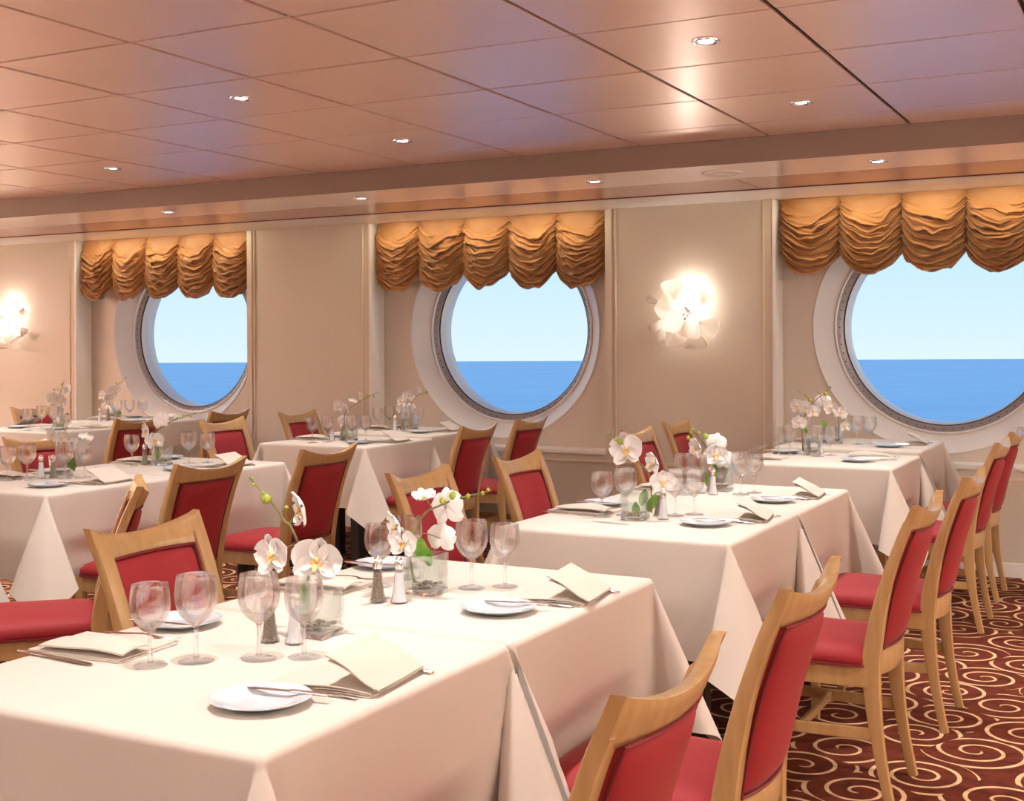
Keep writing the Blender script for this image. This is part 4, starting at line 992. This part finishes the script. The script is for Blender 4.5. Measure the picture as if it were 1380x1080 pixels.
SH = {'A': [('pepper', -1.63, 2.025), ('salt', -1.575, 2.035)], 'B': [('pepper', -1.655, 2.455), ('salt', -1.605, 2.47)], 'C': [('salt', -1.555, 4.065), ('pepper', -1.60, 4.14)],
      'D': [('salt', -1.63, 4.82), ('pepper', -1.665, 4.90)], 'E': [('pepper', -1.77, 6.86), ('salt', -1.71, 6.88)], 'L1a': [('salt', -4.62, 4.09), ('pepper', -4.572, 4.118)],
      'L1b': [('pepper', -4.66, 4.79), ('salt', -4.63, 4.84)], 'L2a': [('salt', -4.74, 6.52), ('pepper', -4.72, 6.60)], 'L2b': [('salt', -4.77, 7.30), ('pepper', -4.76, 7.38)],
      'L3b': [('salt', -7.39, 7.12), ('pepper', -7.39, 7.20)]}
for k, L_ in SH.items():
    tx, ty, dz, wl, ph = TABLES[k]
    for c, x, y in L_:
        place(c, lambda c=c: make_shaker(c, c + '_shaker'), (x, y, TZ + dz + 0.0005), 0.3, 1.0, 'fluted glass %s shaker with chrome top on the %s' % (c, ph), 'shaker', 'salt and pepper shakers')
for k, d in ORCH.items():
    tx, ty, dz, wl, ph = TABLES[k]
    bx, by, bz = d['base']
    d['base'] = (bx, by, TZ + dz + 0.001)
    place('vase', make_vase, (bx, by, TZ + dz + 0.0005), 0.0, 1.0, 'square glass vase with pebbles holding orchids on the ' + ph, 'vase', 'square glass vases')
    orchid(k, d, 'white orchid spray with yellow lips in the vase of the ' + ph)
# settings
SET = {  # right-hand setting: plate, napkin(x, y, rot, kind); left-hand setting: plate, napkin
 'A': [(-1.36, 1.665), (-1.325, 1.86, 0.10, 'flap'), (-1.90, 2.06), (-1.895, 1.83, PI + 0.08, 'soft')],
 'B': [(-1.35, 2.49), (-1.31, 2.70, 0.12, 'flap'), (-1.90, 2.86), (-1.895, 2.56, PI + 0.05, 'soft')],
 'C': [(-1.38, 4.00), (-1.33, 4.19, 0.15, 'flap'), (-1.89, 4.34), (-1.88, 4.14, PI - 0.1, 'soft')],
 'D': [(-1.35, 4.70), (-1.33, 4.91, 0.10, 'flap'), (-1.90, 5.14), (-1.88, 4.94, PI, 'soft')],
 'E': [(-1.42, 6.50), (-1.39, 6.70, 0.3, 'soft'), (-1.90, 6.86), (-1.905, 6.49, PI, 'flap')],
 'F': [(-1.40, 7.20), (-1.35, 7.46, 0.1, 'flap'), (-1.89, 7.62), (-1.88, 7.42, PI, 'soft')],
 'L1a': [(-4.32, 3.86), (-4.25, 4.08, 0.1, 'flap'), (-4.78, 4.30), (-4.79, 4.06, PI, 'soft')],
 'L1b': [(-4.30, 4.66), (-4.24, 4.90, 0.1, 'flap'), (-4.80, 5.10), (-4.78, 4.88, PI, 'soft')],
 'L2a': [(-4.45, 6.40), (-4.385, 6.62, 0.1, 'flap'), (-4.92, 6.82), (-4.94, 6.60, PI, 'soft')],
 'L2b': [(-4.50, 7.20), (-4.46, 7.42, 0.1, 'flap'), (-4.94, 7.62), (-4.995, 7.42, PI, 'soft')],
 'L3a': [(-7.06, 6.38), (-7.03, 6.62, 0.1, 'soft'), (-7.50, 6.42), (-7.56, 6.64, PI, 'flap')],
 'L3b': [(-7.10, 7.18), (-7.05, 7.40, 0.1, 'soft'), (-7.55, 7.64), (-7.58, 7.34, PI, 'soft')],
}
for k, (p1, n1, p2, n2) in SET.items():
    tx, ty, dz, wl, ph = TABLES[k]; z = TZ + dz + 0.0006
    for side, p, nk, r_ in (('right', p1, n1, 0.0), ('left', p2, n2, PI)):
        sd = side + ' side of the ' + ph
        place('plate', make_plate, (p[0], p[1], z), 0.2, 1.0, 'small scalloped white plate on the ' + sd, 'plate', 'scalloped side plates')
        c, s_ = math.cos(r_), math.sin(r_)
        dx = 0.02 if side == 'right' else -0.02
        place_mesh('bk', 'butter_knife', lambda: knife_mb(0.16, 0.8), M['silver'], (p[0] + dx, p[1] + (0.045 if side == 'right' else -0.045), z + 0.0105), r_ + PI + 0.12, 'steel butter knife on the plate, ' + sd, 'knife', 'butter knives on the side plates')
        kind = nk[3]
        place_mesh('n' + kind, 'folded_napkin', (lambda: napkin_mesh(3)) if kind == 'flap' else (lambda: napkin_soft(5)), M['napkin'], (nk[0], nk[1], z), nk[2], ('cream napkin with raised fold, ' if kind == 'flap' else 'softly folded cream napkin, ') + sd, 'napkin', 'folded cream napkins')
        sg = 1 if side == 'right' else -1
        off = 0.105
        place_mesh('fork', 'dinner_fork', fork_mb, M['silver'], (nk[0] - 0.00 * sg, nk[1] - sg * off, z), r_ + PI + 0.06, 'steel dinner fork beside the napkin, ' + sd, 'fork', 'dinner forks')
        place_mesh('knife', 'dinner_knife', lambda: knife_mb(0.215), M['silver'], (nk[0] + 0.018 * sg, nk[1] + sg * off, z), r_ + PI - 0.05, 'steel dinner knife beside the napkin, ' + sd, 'knife', 'dinner knives')
